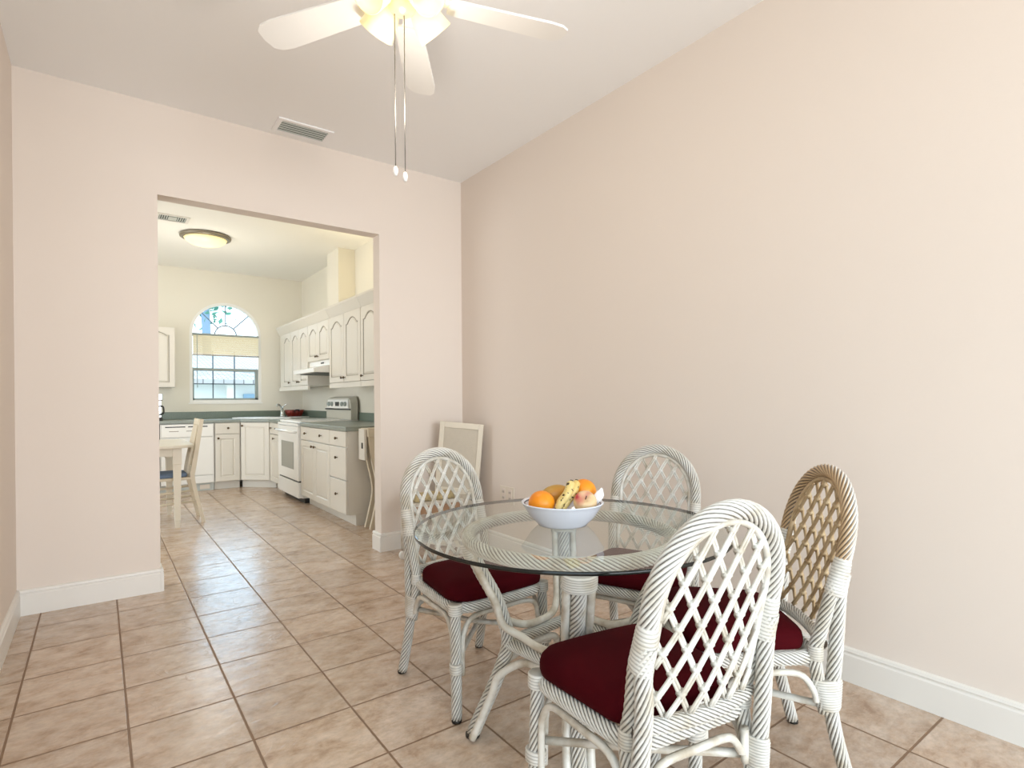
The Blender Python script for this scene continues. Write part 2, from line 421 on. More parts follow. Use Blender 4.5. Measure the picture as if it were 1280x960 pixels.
# kitchen back wall with arched window opening
wx0, wx1, wz0, wzs = .968, 1.852, 1.098, 2.018
wc = (wx0+wx1)/2; wr = (wx1-wx0)/2; th2 = .15
def arch_pts(x0, x1, zs, n=24, r=None):
    c = (x0+x1)/2; r = (x1-x0)/2
    return [(c-r*math.cos(PI*i/n), zs+r*math.sin(PI*i/n)) for i in range(n+1)]
m = MB()
m.box(KL-.12, wx0, KY, KY+th2, 0, H); m.box(wx1, KX+.12, KY, KY+th2, 0, H); m.box(wx0, wx1, KY, KY+th2, 0, wz0)
A = arch_pts(wx0, wx1, wzs)
for i in range(len(A)-1):
    (xa, za), (xb, zb) = A[i], A[i+1]
    vs = [(xa, KY, za), (xb, KY, zb), (xb, KY, H), (xa, KY, H), (xa, KY+th2, za), (xb, KY+th2, zb), (xb, KY+th2, H), (xa, KY+th2, H)]
    m.add(vs, [(0, 1, 2, 3), (5, 4, 7, 6), (0, 4, 5, 1)])
struct(m.build('wall_kitchen_back', MAT['wallk']))

# chase that boxes in the hood duct above the wall cabinets
m = MB(); m.box(2.225, KX, 6.344, 6.74, 2.02, H); struct(m.build('wall_duct_chase', MAT['wallk']))

# baseboards
def baseboard(name, p0, p1, nrm, ext0=0, ext1=0):
    p0 = Vector((*p0, 0)); p1 = Vector((*p1, 0)); n = Vector((*nrm, 0))
    prof = [(0, 0), (.016, 0), (.016, .104), (.012, .110), (.012, .116), (.016, .120), (.013, .130), (.005, .1345), (0, .1345)]
    L = [[p+n*a+Vector((0, 0, z)) for a, z in prof] for p in (p0, p1)]
    mm = MB(); mm.loops(L, True, True, False); return struct(mm.build(name, MAT['trim']))
baseboard('baseboard_back', (XL, D), (OL-.0005, D), (0, -1))
baseboard('baseboard_jamb', (OL, D-.016), (OL, D+TH+.016), (1, 0))
baseboard('baseboard_back', (OR+.0005, D), (W, D), (0, -1))
baseboard('baseboard_jamb', (OR, D+TH+.016), (OR, D-.016), (-1, 0))
baseboard('baseboard_right', (W, D), (W, YB), (-1, 0))
baseboard('baseboard_left', (XL, .35), (XL, D), (1, 0))

# ------------------------------------------------------------------ kitchen window
win = bpy.data.objects.new('window_1', None); COL.objects.link(win); struct(win)
yf = KY+.05
def ring(mm, outer, inner, y0, y1):
    n = len(outer); vs = [(x, y0, z) for x, z in outer]+[(x, y0, z) for x, z in inner]+[(x, y1, z) for x, z in outer]+[(x, y1, z) for x, z in inner]
    fs = []
    for i in range(n):
        j = (i+1) % n
        fs += [(i, j, n+j, n+i), (2*n+j, 2*n+i, 3*n+i, 3*n+j), (n+i, n+j, 3*n+j, 3*n+i), (j, i, 2*n+i, 2*n+j)]
    mm.add(vs, fs)
def closed_arch(x0, x1, z0, zs): return [(x0, z0)]+arch_pts(x0, x1, zs)+[(x1, z0)]
m = MB()
ring(m, closed_arch(wx0, wx1, wz0, wzs), closed_arch(wx0+.035, wx1-.035, wz0+.035, wzs), yf-.045, yf+.03)
m.build('window_frame', MAT['winframe'], win)
m = MB()
m.box(wx0+.03, wx1-.03, yf-.03, yf+.025, wzs-.03, wzs+.012)
m.box(wx0+.03, wx1-.03, yf-.03, yf+.02, 1.545-.018, 1.545+.018)
m.box(wx1-.075, wx1-.035, yf-.02, yf+.02, wz0+.03, 1.545); m.box(wx0+.035, wx0+.055, yf-.02, yf+.02, wz0+.03, 1.545)
m.box(wx0+.035, wx1-.035, yf-.02, yf+.02, wz0+.03, wz0+.06)
m.build('sash', MAT['railgrey'], win)
m = MB()
for x in (1.25, 1.516): m.box(x-.007, x+.007, yf-.008, yf+.008, wz0+.05, 1.80)
m.box(wx0+.04, wx1-.04, yf-.008, yf+.008, 1.345, 1.359)
hubr = .135
hub = [(wc-hubr*math.cos(PI*i/12), yf, wzs+hubr*math.sin(PI*i/12)) for i in range(13)]
m.tube(hub, .008, 6)
for a in (45, 90, 135):
    ca, sa = math.cos(math.radians(a)), math.sin(math.radians(a))
    m.tube([(wc+hubr*ca, yf, wzs+hubr*sa), (wc+(wr-.03)*ca, yf, wzs+(wr-.03)*sa)], .007, 6)
m.build('muntins', MAT['muntin'], win)
m = MB(); pts = closed_arch(wx0+.03, wx1-.03, wz0+.03, wzs)
m.add([(x, yf+.012, z) for x, z in pts], [tuple(range(len(pts)))]); m.build('pane', MAT['pane'], win)
m = MB(); m.box(wx0-.015, wx1+.015, KY-.012, KY+.05, wz0-.016, wz0-.001); m.build('window_sill', MAT['winframe'], win)

t = thing('window_blind', 'cream slatted blind drawn up across the middle of the arched kitchen window', 'blind', (0, 0, 0))
m = MB()
for i in range(13):
    z = 1.748+i*.0195; m.box(wx0+.04, wx1-.04, KY-.028, KY+.0-.002, z, z+.0165)
m.build('slat_stack', MAT['blind'], t)
m = MB(); m.box(wx0+.035, wx1-.035, KY-.032, KY-.001, 1.728, 1.744); m.build('bottom_rail', MAT['nickel'], t)
m = MB(); m.box(wx0+.035, wx1-.035, KY-.034, KY-.001, 2.004, 2.024); m.build('head_rail', MAT['railgrey'], t)
m = MB(); m.tube([(wx0+.085, KY-.03, 2.0), (wx0+.087, KY-.03, 1.3)], .004, 6); m.build('tilt_wand', MAT['railgrey'], t)

# ------------------------------------------------------------------ outside the window
t = thing('neighbour_house', 'white house with grey tiled roof seen through the arched kitchen window', 'house')
m = MB(); m.box(-6, 12, 16.0, 20, -.3, 1.72); m.build('house_wall', simple('house_white', '#f6fafa', .8, var=.01), t)
def tiles():
    mm, nt, b = newmat('roof_tiles'); L = nt.links.new
    tc = N(nt, 'ShaderNodeTexCoord'); br = N(nt, 'ShaderNodeTexBrick'); br.inputs['Scale'].default_value = 2.2
    br.inputs['Color1'].default_value = lin('#b9b7b7'); br.inputs['Color2'].default_value = lin('#cfcdce'); br.inputs['Mortar'].default_value = lin('#858082')
    br.inputs['Mortar Size'].default_value = .03
    L(tc.outputs['Object'], br.inputs['Vector']); L(br.outputs[0], b.inputs['Base Color']); b.inputs['Roughness'].default_value = .8
    return mm
m = MB(); m.add([(-7, 15.4, 1.68), (13, 15.4, 1.62), (13, 20, 2.58), (-7, 20, 2.58), (-7, 15.4, 1.56), (13, 15.4, 1.52)], [(0, 1, 2, 3), (4, 5, 1, 0)])
m.build('roof', tiles(), t)
m = MB(); m.tube([(-2.5, 17.6, 2.30), (5.5, 15.42, 1.72)], .03, 6); m.build('ridge_line', MAT['vent'], t)
f = MB(); f.box(3.05, 3.45, 15.9, 16.0, .2, 1.3); fo = f.build('window_recess', simple('house_window', '#8fb2cf', .3), t)
f = MB(); f.box(2.6, 2.75, 15.6, 15.75, -.3, 1.6); f.build('porch_column', MAT['winframe'], t)
t = thing('garden_tree', 'tree with small green leaves beyond the top left of the arched window', 'tree', (2.9, 21.0, -.2))
m = MB(); m.tube(spline([(0.05, 0, 0), (.03, .02, 1.8), (0, 0, 3.6), (-.05, .05, 4.6)], 5), [.13]*16, 8)
m.build('trunk', simple('trunk_bluegrey', '#8fa6bd', .9), t)
m = MB(); rr = random.Random(3)
for i in range(110):
    c = Vector((rr.gauss(.05, .42), rr.gauss(0, .5), rr.gauss(4.45, .40)))
    q = Quaternion(Vector((rr.random()-.5, rr.random()-.5, rr.random()-.5)).normalized(), rr.random()*6)
    s_ = .09+rr.random()*.09
    vs = [c+q @ Vector(p) for p in ((-s_, 0, 0), (0, -.4*s_, .02), (s_, 0, 0), (0, .4*s_, .02))]
    m.add(vs, [(0, 1, 2, 3)])
m.build('leaves', simple('leaf_green', '#5f9a86', .7, var=.3, scale=5), t)
m = MB(); m.box(-14, 16, KY+.25, 30, -.35, -.2); o = m.build('lawn_ground', simple('lawn', '#b7bbb0', .9)); struct(o)

# ------------------------------------------------------------------ kitchen cabinets
def outline(x0, x1, z0, z1, rise=0, n=10):
    """counter clockwise outline, the top edge optionally a cathedral arch"""
    P = [(x0, z0), (x1, z0)]
    for i in range(n+1):
        u = i/n; x = x1+(x0-x1)*u
        if rise:
            k = min(max((u-.12)/.76, 0), 1); z = z1-rise+rise*math.sin(PI*k)**.75 if 0 < k < 1 else z1-rise
        else: z = z1
        P.append((x, z))
    return P
def panel_front(w, h, rise=0, inset=.055, th=.019, groove=True):
    """raised panel door in its own coordinates: x 0..w, z 0..h, front at y=-th"""
    mm = MB(); n = 10
    o0 = outline(0, w, 0, h, 0, n); o1 = outline(.003, w-.003, .003, h-.003, 0, n)
    L = [[(x, 0, z) for x, z in o0], [(x, -th+.003, z) for x, z in o0], [(x, -th, z) for x, z in o1]]
    if groove:
        i = inset
        for d, y, r in ((0, -th, rise), (.007, -th+.008, rise), (.013, -th+.008, rise*.98), (.026, -th+.001, rise*.95)):
            L.append([(x, y, z) for x, z in outline(i+d, w-i-d, i+d, h-i-d, r, n)])
    mm.loops(L, True, True, False); return mm
def knob(parent, x, z, th=.019):
    mm = MB(); M = Matrix.Translation((x, -th, z)) @ Matrix.Rotation(PI/2, 4, 'X')
    mm.lathe([(.004, 0), (.004, .012), (.012, .016), (.014, .022), (.009, .028), (.0, .029)], 12, M)
    return mm.build('knob', MAT['bronze'], parent)
def cabinet(name, label, loc, rz, w, d, z0, z1, fronts, toe=0, crown=0, rail=0, group=None):
    group = group or {'base_cabinet': 'kitchen base cabinets', 'wall_cabinet': 'kitchen wall cabinets'}.get(name)
    root = thing(name, label, 'cabinet', loc, rz, group)
    mm = MB(); mm.box(0, w, 0, d, z0, z1); mm.build('carcass', MAT['cab'], root)
    if toe:
        ex = .028 if name == 'corner_cabinet' else 0
        mm = MB(); mm.box(-ex, w+ex, .07, d, 0, z0-.001); mm.build('toe_kick', MAT['cab'], root)
    if crown:
        mm = MB(); mm.prism([(-.055, z1+crown), (-.055, z1+crown-.02), (-.01, z1+.0), (.05, z1+.0), (.05, z1+crown)], 0, w, Matrix(((0, 0, 1, 0), (1, 0, 0, 0), (0, 1, 0, 0), (0, 0, 0, 1))))
        mm.build('crown', MAT['cab'], root)
    if rail:
        mm = MB(); mm.box(0, w, -.019, .012, z0-rail, z0-.0005); mm.build('light_rail', MAT['cab'], root, .004)
    for fr in fronts:
        kind, xa, xb, za, zb = fr[:5]; ks = fr[5]; rise = fr[6] if len(fr) > 6 else 0
        pm = panel_front(xb-xa, zb-za, rise, .055 if kind == 'door' else .0, groove=(kind == 'door'))
        o = pm.build(kind, MAT['cab'], root); o.location = (xa, -.001, za)
        if rise and kind == 'door':           # dark line along the cathedral groove
            ol = outline(.062, xb-xa-.062, .062, zb-za-.062, rise, 10)
            gm = MB(); gm.tube([(x, -.0125, z) for x, z in ol], .0042, 5, closed=True); gm.build('groove_line', MAT['groove'], o)
        for kx, kz in ks: knob(o, kx-xa, kz-za)
    return root
R90 = -PI/2
CT = .885; CB = .845
FX = 1.765                                   # face of the right hand run
g = .004
# right run: local x runs towards the camera
def rx(y): return (FX, y, 0)
cabinet('base_cabinet', 'white base cabinet nearest the opening with three drawers in a column', rx(5.257), R90, 5.257-4.825, KX-FX-.01, .10, CB, [
    ('drawer', g, .432-g, .70+g, CB-g, [(.216, .775)]), ('drawer', g, .432-g, .405+g, .70-g, [(.216, .60)]), ('drawer', g, .432-g, .105, .405-g, [(.216, .27)])], toe=1)
cabinet('base_cabinet', 'white base cabinet right of the stove with a two-knob drawer over double doors', rx(6.19), R90, .932, KX-FX-.01, .10, CB, [
    ('drawer', g, .932-g, .70+g, CB-g, [(.2, .775), (.70, .775)]), ('door', g, .466-g/2, .105, .70-g, [(.43, .65)]), ('door', .466+g/2, .932-g, .105, .70-g, [(.51, .65)])], toe=1)
cabinet('base_cabinet', 'narrow white base cabinet between the stove and the diagonal corner cabinet', rx(7.56), R90, .50, KX-FX-.01, .10, CB, [
    ('drawer', .014, .50-g, .70+g, CB-g, [(.12, .775), (.36, .775)]), ('door', .014, .50-g, .105, .70-g, [(.25, .65)])], toe=1)
# diagonal corner
FY = 7.86
dl = math.hypot(FX-1.467, FY-7.565)
cr = cabinet('corner_cabinet', 'diagonal white corner cabinet with one tall door under the sink', (1.467, FY, 0), -math.atan2(FY-7.565, FX-1.467), dl, .30, .10, CB, [
    ('door', .014, dl-.014, .105, CB-g, [(.045, .80)])], toe=1)
# back run faces the camera: local x = world x
cabinet('base_cabinet', 'white base cabinet right of the dishwasher with one drawer and one door', (1.168, FY, 0), 0, 1.462-1.168, KY-FY-.005, .10, CB, [
    ('drawer', g, .294-.014, .70+g, CB-g, [(.147, .775)]), ('door', g, .294-.014, .105, .70-g, [(.035, .65)])], toe=1)
cabinet('base_cabinet', 'white base cabinet left of the dishwasher behind the kitchen table', (-.2, FY, 0), 0, .775, KY-FY-.005, .10, CB, [
    ('drawer', g, .775-g, .70+g, CB-g, [(.387, .775)]), ('door', g, .385, .105, .70-g, [(.34, .65)]), ('door', .389, .775-g, .105, .70-g, [(.43, .65)])], toe=1)
# dishwasher
t = thing('dishwasher', 'white dishwasher with a slotted control panel behind the kitchen chair', 'dishwasher', (.585, FY, 0))
m = MB(); m.box(0, .575, 0, .56, .10, CB-.004); m.build('housing', MAT['appl'], t)
m = MB(); m.box(.012, .563, -.022, -.0005, .68, CB-.012); p = m.build('control_panel', MAT['appl'], t, .004)
for xa, xb in ((.05, .26), (.29, .5)):
    m = MB(); m.box(xa, xb, -.024, -.0225, .80, .812); m.build('vent_slot', MAT['dark'], p)
for xa, xb in ((.09, .19), (.27, .33)):
    m = MB(); m.box(xa, xb, -.0235, -.0225, .75, .758); m.build('button', MAT['nickel'], p)
m = MB(); m.box(.012, .563, -.02, -.0005, .205, .672); m.build('door', MAT['appl'], t, .004)
m = MB(); m.box(.012, .563, -.016, -.0005, .105, .195); m.build('access_panel', MAT['appl'], t, .003)
m = MB(); m.box(.0, .575, .05, .06, .0, .099); q = m.build('toe_kick', MAT['vent'], t)
m = MB(); m.box(.42, .53, .044, .0495, .02, .075); m.build('floor_grille', MAT['plate'], q)

# range / stove
t = thing('stove', 'white electric stove with a glass oven door and rounded backguard', 'stove', (FX, 7.045, 0), R90)
sw = .845
m = MB(); m.box(.006, sw-.006, .0, KX-FX-.02, .055, .872); m.build('body', MAT['appl'], t, .004)
m = MB(); m.box(.02, sw-.02, .03, KX-FX-.05, .0, .054); m.build('kick_gap', MAT['dark'], t)
m = MB(); m.box(.0, sw, -.02, KX-FX-.022, .8725, .895); c = m.build('cooktop', MAT['appl'], t, .006)
m = MB(); m.box(.05, sw-.05, .04, .50, .8952, .897); m.build('glass_surface', MAT['sink'], c)
m = MB(); m.box(.012, sw-.012, -.045, -.001, .245, .835); od = m.build('oven_door', MAT['appl'], t, .006)
m = MB(); m.box(.17, sw-.17, -.048, -.0455, .36, .66); m.build('oven_window', MAT['ovenglass'], od)
m = MB(); m.tube([(.06, -.046, .775), (.07, -.085, .778), (sw-.07, -.085, .778), (sw-.06, -.046, .775)], .013, 10); m.build('handle', MAT['appl'], od)
m = MB(); m.box(.02, sw-.02, -.046, -.0005, .84, .868); m.build('vent_strip', MAT['sink'], t)
m = MB(); m.box(.012, sw-.012, -.042, -.001, .06, .228); m.build('storage_drawer', MAT['appl'], t, .006)
m = MB(); m.box(.02, sw-.02, -.03, -.001, .2285, .2445); m.build('drawer_gap', MAT['dark'], t)
# backguard: upright with rounded top corners, sloped control face
y0, y1 = KX-FX-.115, KX-FX-.022
def bg(x0, x1, zb, zt, ra): return [(x0, zb), (x1, zb)]+[(x1-ra+ra*math.cos(a*PI/16), zt-ra+ra*math.sin(a*PI/16)) for a in range(0, 9)]+[(x0+ra+ra*math.cos(PI/2+a*PI/16), zt-ra+ra*math.sin(PI/2+a*PI/16)) for a in range(0, 9)]
m = MB(); P = bg(.0, sw, .896, 1.165, .10)
m.loops([[(x, y1-.01, z) for x, z in P], [(x, y0+.0, z-(.02 if z > 1.1 else 0)) for x, z in P]], True, True, False)
bgd = m.build('backguard', simple('backguard_grey', '#c9c6b9', .3, var=.02), t, .004)
m = MB(); m.add([(.04, y0-.012, 1.025), (sw-.04, y0-.012, 1.025), (sw-.07, y0-.004, 1.125), (.07, y0-.004, 1.125)], [(0, 1, 2, 3)])
m.build('control_face', MAT['appl'], bgd)
m = MB(); m.box(.0, sw, y0-.016, y0-.001, 1.006, 1.02); m.build('trim_line', MAT['dark'], bgd)
for kx in (.14, .25, sw-.25, sw-.14):
    m = MB(); m.lathe([(.026, 0), (.026, .01), (.018, .024), (0, .026)], 14, Matrix.Translation((kx, y0-.01, 1.075)) @ Matrix.Rotation(PI/2, 4, 'X')); m.build('burner_knob', MAT['railgrey'], bgd)
m = MB(); m.box(sw/2-.06, sw/2+.06, y0-.0145, y0-.0095, 1.05, 1.10); m.build('clock_display', MAT['dark'], bgd)

# counters
def ctop(pts, name, label, splash):
    root = thing(name, label, 'countertop')
    mm = MB(); mm.prism(pts, CB+.0005, CT); mm.build('slab', MAT['counter'], root, .006)
    for s in splash:
        mm = MB(); mm.box(*s, CT+.0005, .978); mm.build('backsplash', MAT['splash'], root, .003)
    return root
ctop([(FX-.03, 4.80), (KX-.002, 4.80), (KX-.002, 6.195), (FX-.03, 6.195)], 'countertop', 'green laminate countertop between the stove and the opening', [(KX-.022, KX-.002, 4.80, 6.195)])
ctop([(-.2, FY-.03), (1.455, FY-.03), (FX-.03, 7.55), (FX-.03, 7.05), (KX-.002, 7.05), (KX-.002, KY-.002), (-.2, KY-.002)], 'countertop',
     'long green laminate countertop turning the corner under the window', [(-.2, KX-.023, KY-.022, KY-.002), (KX-.022, KX-.002, 7.05, KY-.002)])

# sink, faucet, dish
t = thing('kitchen_sink', 'white drop-in double sink in the counter corner under the window', 'sink', (1.86, 7.93, CT), -PI/4)
m = MB()
def rr_(w, h, r): return fillet([(-w, -h), (w, -h), (w, h), (-w, h)], r, 5)
P0 = rr_(.42, .27, .06); P1 = rr_(.415, .265, .055)
m.loops([[(x, y, .0005) for x, y in P0], [(x, y, .012) for x, y in P0], [(x, y, .016) for x, y in P1]], True, True, True); rim = m.build('rim', MAT['sink'], t)
for sx in (-.205, .205):
    m = MB(); Q0 = [(x+sx, y-.02) for x, y in rr_(.18, .19, .05)]; Q1 = [(x+sx, y-.02) for x, y in rr_(.15, .16, .05)]
    m.loops([[(x, y, .0165) for x, y in Q0], [(x, y, .0185) for x, y in rr_(.178, .188, .05)] if False else [(x, y, .018) for x, y in Q0], [(x, y, .0175) for x, y in Q1]], True, True, True); m.build('basin', MAT['bowl'], rim)
t = thing('faucet', 'chrome single-lever faucet behind the corner sink', 'faucet', (2.03, 8.06, CT+.0165), -PI*.75+.25)
m = MB(); m.lathe([(.032, 0), (.032, .012), (.024, .02), (.022, .085), (.015, .11), (0, .112)], 16); m.build('body', MAT['chrome'], t)
m = MB(); m.tube(spline([(.0, 0, .07), (.06, .0, .13), (.14, .0, .165), (.21, 0, .165), (.225, 0, .14)], 6), .012, 10); m.build('spout', MAT['chrome'], t)
m = MB(); m.tube(spline([(0, 0, .10), (.0, .015, .14), (-.01, .05, .17)], 5), .008, 8); m.build('lever', MAT['chrome'], t)
t = thing('serving_dish', 'dark red fluted dish on the counter corner beside the faucet', 'dish', (2.245, 8.255, CT+.0005))
L = []
for r, z in ((.055, 0), (.09, .005), (.115, .055), (.128, .10), (.118, .10), (.10, .06), (.0001, .03)):
    L.append([(r*(1+.05*math.cos(9*2*PI*i/54))*math.cos(2*PI*i/54), r*(1+.05*math.cos(9*2*PI*i/54))*math.sin(2*PI*i/54), z) for i in range(54)])
m = MB(); m.loops(L, True, False, True); m.build('bowl', MAT['red'], t)
m = MB(); m.tube(spline([(.02, -.115, .08), (.02, -.16, .10), (-.03, -.16, .10), (-.03, -.112, .08)], 5), .009, 8); m.build('handle', MAT['navy'], t)

# coffee maker on the counter at the left
t = thing('coffee_maker', 'chrome and black coffee maker on the counter left of the window', 'coffee maker', (.50, 8.02, CT+.0005))
m = MB(); m.box(-.10, .12, -.12, .13, 0, .035); m.build('base', MAT['dark'], t, .006)
m = MB(); m.box(-.10, .12, .05, .13, .0355, .24); m.build('column', MAT['chrome'], t, .006)
m = MB(); m.box(-.10, .12, -.12, .13, .2405, .33); m.build('brew_head', MAT['chrome'], t, .012)
m = MB(); m.lathe([(.06, .04), (.075, .06), (.08, .12), (.055, .18), (.058, .2), (0, .2)], 20, Matrix.Translation((.01, -.045, -.003))); c = m.build('carafe', MAT['ovenglass'], t)
m = MB(); m.tube(spline([(.08, -.045, .17), (.125, -.05, .17), (.13, -.05, .09), (.085, -.045, .07)], 5), .009, 8); m.build('handle', MAT['dark'], c)

# wall cabinets
UX = 2.07; UZ0, UZ1 = 1.305, 2.025
du = KX-UX-.005
def ux(y): return (UX, y, 0)
def U(y1, y0, label, doors, z0=UZ0, rail=.055):
    w = y1-y0
    return cabinet('wall_cabinet', label, ux(y1), R90, w, du, z0, UZ1, doors, crown=.115, rail=rail)
Z0, Z1 = UZ0+.004, UZ1-.004
U(8.30, 7.692, 'white arched-door wall cabinet in the far corner by the window', [('door', .20, .605, Z0, Z1, [(.56, UZ0+.05)], .05)])
U(7.688, 6.955, 'white wall cabinet with two arched doors left of the range hood', [('door', g, .364, Z0, Z1, [(.335, UZ0+.05)], .05), ('door', .369, .733-g, Z0, Z1, [(.40, UZ0+.05)], .05)])
U(6.951, 6.169, 'short white wall cabinet with two arched doors above the range hood', [('door', g, .389, 1.585, Z1, [(.36, 1.63)], .05), ('door', .393, .782-g, 1.585, Z1, [(.42, 1.63)], .05)], z0=1.58, rail=0)
U(6.165, 5.246, 'white wall cabinet with two tall arched doors right of the range hood', [('door', g, .457, Z0, Z1, [(.425, UZ0+.05)], .06), ('door', .462, .919-g, Z0, Z1, [(.495, UZ0+.05)], .06)])
U(5.242, 4.78, 'white single-door wall cabinet nearest the dining room opening', [('door', g, .462-g, Z0, Z1, [(.06, UZ0+.05)], .06)])
cabinet('wall_cabinet', 'white wall cabinet left of the arched kitchen window', (.0, 8.14, 0), 0, .773, KY-8.14-.005, 1.292, 2.045, [
    ('door', g, .384, 1.296, 2.041, [(.34, 1.34)], .04), ('door', .388, .773-g, 1.296, 2.041, [(.43, 1.34)], .04)])
# hood
t = thing('range_hood', 'white slim range hood under the short wall cabinet', 'range hood', (FX, 6.95, 0), R90)
M = Matrix(((0, 0, 1, 0), (1, 0, 0, 0), (0, 1, 0, 0), (0, 0, 0, 1)))
m = MB(); m.prism([(.12, 1.43), (.12, 1.475), (UX-FX, 1.52), (UX-FX, 1.578), (KX-FX-.006, 1.578), (KX-FX-.006, 1.43)], .005, .775, M); m.build('canopy', MAT['appl'], t, .004)
m = MB(); m.box(.06, .72, .18, KX-FX-.05, 1.422, 1.4295); m.build('filter', MAT['ventdark'], t)
m = MB(); m.box(.45, .55, UX-FX-.006, UX-FX-.0005, 1.54, 1.556); m.build('switch', MAT['dark'], t)

# ------------------------------------------------------------------ kitchen ceiling things
t = thing('ceiling_light', 'flush dome light with a dark metal rim on the kitchen ceiling', 'ceiling light', (.925, 6.70, H))
m = MB(); m.lathe([(.235, -.0005), (.245, -.012), (.24, -.03), (.205, -.04), (.20, -.012), (.20, -.0005)], 48); m.build('rim', MAT['nickel'], t)
m = MB(); m.lathe([(.205, -.035), (.19, -.06), (.15, -.088), (.09, -.107), (.02, -.113), (0, -.113)], 48); m.build('dome', MAT['dome'], t)
def register(loc, w, d, label, n, vert=False):
    t = thing('ceiling_vent', label, 'vent', loc)
    m = MB(); P = [(-w/2, -d/2), (w/2, -d/2), (w/2, d/2), (-w/2, d/2)]; i = .028
    Q = [(-w/2+i, -d/2+i), (w/2-i, -d/2+i), (w/2-i, d/2-i), (-w/2+i, d/2-i)]
    m.loops([[(x, y, -.0005) for x, y in P], [(x, y, -.004) for x, y in P], [(x*.99, y*.98, -.009) for x, y in P], [(x, y, -.009) for x, y in Q], [(x, y, -.001) for x, y in Q]], False, False, False)
    m.build('frame', MAT['trim'] if vert else MAT['ceil'], t)
    m = MB(); m.add([(x, y, -.001) for x, y in Q], [(0, 1, 2, 3)]); m.build('backing', MAT['ventdark'], t)
    m = MB()
    if vert:
        for k in range(n):
            x = -w/2+i+(w-2*i)*(k+.5)/n
            if abs(x) < .035: continue
            m.box(x-.004, x+.004, -d/2+i, d/2-i, -.009, -.002)
        m.box(-.035, .035, -d/2+i+.02, d/2-i-.02, -.010, -.002)
    else:
        for k in range(n):
            y = -d/2+i+(d-2*i)*(k+.5)/n; dd = .006
            m.add([(-w/2+i, y+dd*.75, -.010), (w/2-i, y+dd*.75, -.010), (w/2-i, y-dd*.35, -.004), (-w/2+i, y-dd*.35, -.004)], [(0, 1, 2, 3)])
    m.build('louvres', MAT['vent'], t); return t
register((1.08, 3.725, H), .345, .20, 'grey louvred air vent in the dining ceiling near the back wall', 5)
register((.58, 6.23, H), .28, .22, 'white air vent with side slots in the kitchen ceiling by the dome light', 12, True)

# ------------------------------------------------------------------ kitchen table, chair
t = thing('kitchen_table', 'small off-white kitchen table with rounded corners and square legs', 'table', (0, 0, 0))
m = MB(); P = fillet([(-.30, 5.58), (.682, 5.58), (.682, 6.56), (-.30, 6.56)], .16, 8); m.prism(P, .712, .738); m.build('tabletop', MAT['woodw'], t, .006)
m = MB()
for a in ((-.18, .56, 5.725, 5.75), (-.18, .56, 6.44, 6.465), (-.18, -.155, 5.75, 6.44), (.535, .56, 5.75, 6.44)): m.box(*a, .635, .7115)
m.build('apron', MAT['woodw'], t)
for x in (-.17, .553):
    for y in (5.739, 6.452):
        m = MB()
        sq = lambda s, z: [(x-s, y-s, z), (x+s, y-s, z), (x+s, y+s, z), (x-s, y+s, z)]
        m.loops([sq(.017, 0), sq(.019, .06), sq(.022, .062), sq(.022, .10), sq(.027, .36), sq(.03, .56), sq(.034, .565), sq(.034, .7115)], True, True, False); m.build('leg', MAT['woodw'], t)
t = thing('kitchen_chair', 'cream wooden side chair with blue seat pad at the kitchen table', 'chair', (.56, 6.05, 0))
for y in (-.17, .17):
    m = MB(); Pf = [(.228, 0), (.165, .30), (.145, .43), (.158, .52), (.222, .95)]; Pb = [(.20, 0), (.132, .30), (.108, .43), (.12, .52), (.192, .955)]
    S1 = spline([(x, 0, z) for x, z in Pf], 5); S2 = spline([(x, 0, z) for x, z in Pb], 5)
    m.loops([[(a.x, y-.019, a.z), (a.x, y+.019, a.z), (b.x, y+.019, b.z), (b.x, y-.019, b.z)] for a, b in zip(S1, S2)], True, True, False)
    m.build('back_post', MAT['wood'], t)
for y in (-.17, .17):
    m = MB(); m.loops([[(-.25-s, y-s, z), (-.25+s, y-s, z), (-.25+s, y+s, z), (-.25-s, y+s, z)] for s, z in ((.014, 0), (.02, .40))], True, True, False); m.build('front_leg', MAT['wood'], t)
m = MB(); m.box(-.27, .12, -.19, .19, .40, .425); m.build('seat', MAT['wood'], t, .006)
m = MB(); P = fillet([(-.27, -.19), (.09, -.165), (.09, .165), (-.27, .19)], .04, 5); m.loops([[(x*.97, y*.97, .4255) for x, y in P], [(x, y, .44) for x, y in P], [(x*.97, y*.97, .458) for x, y in P], [(x*.7, y*.7, .465) for x, y in P]], True, True, True); m.build('seat_pad', MAT['bluepad'], t)
for P in [((-.25, y, z), (x, y, z+.02)) for y in (-.17, .17) for z, x in ((.18, .16), (.28, .145))]+[((-.25, -.17, .24), (-.25, .17, .24))]:
    m = MB(); m.tube(P, .011, 8); m.build('stretcher', MAT['wood'], t)
for k, y in enumerate((-.09, 0, .09)):
    m = MB(); m.tube(spline([(.10, y, .44), (.125, y, .6), (.19, y, .90)], 5), .011, 8, flat=1.6); m.build('back_slat', MAT['bluepad'] if False else MAT['wood'], t)
for z, x in ((.92, .196), (.50, .125)):
    m = MB(); m.box(x-.012, x+.014, -.15, .15, z-.03, z+.03); m.build('back_rail', MAT['wood'], t, .004)

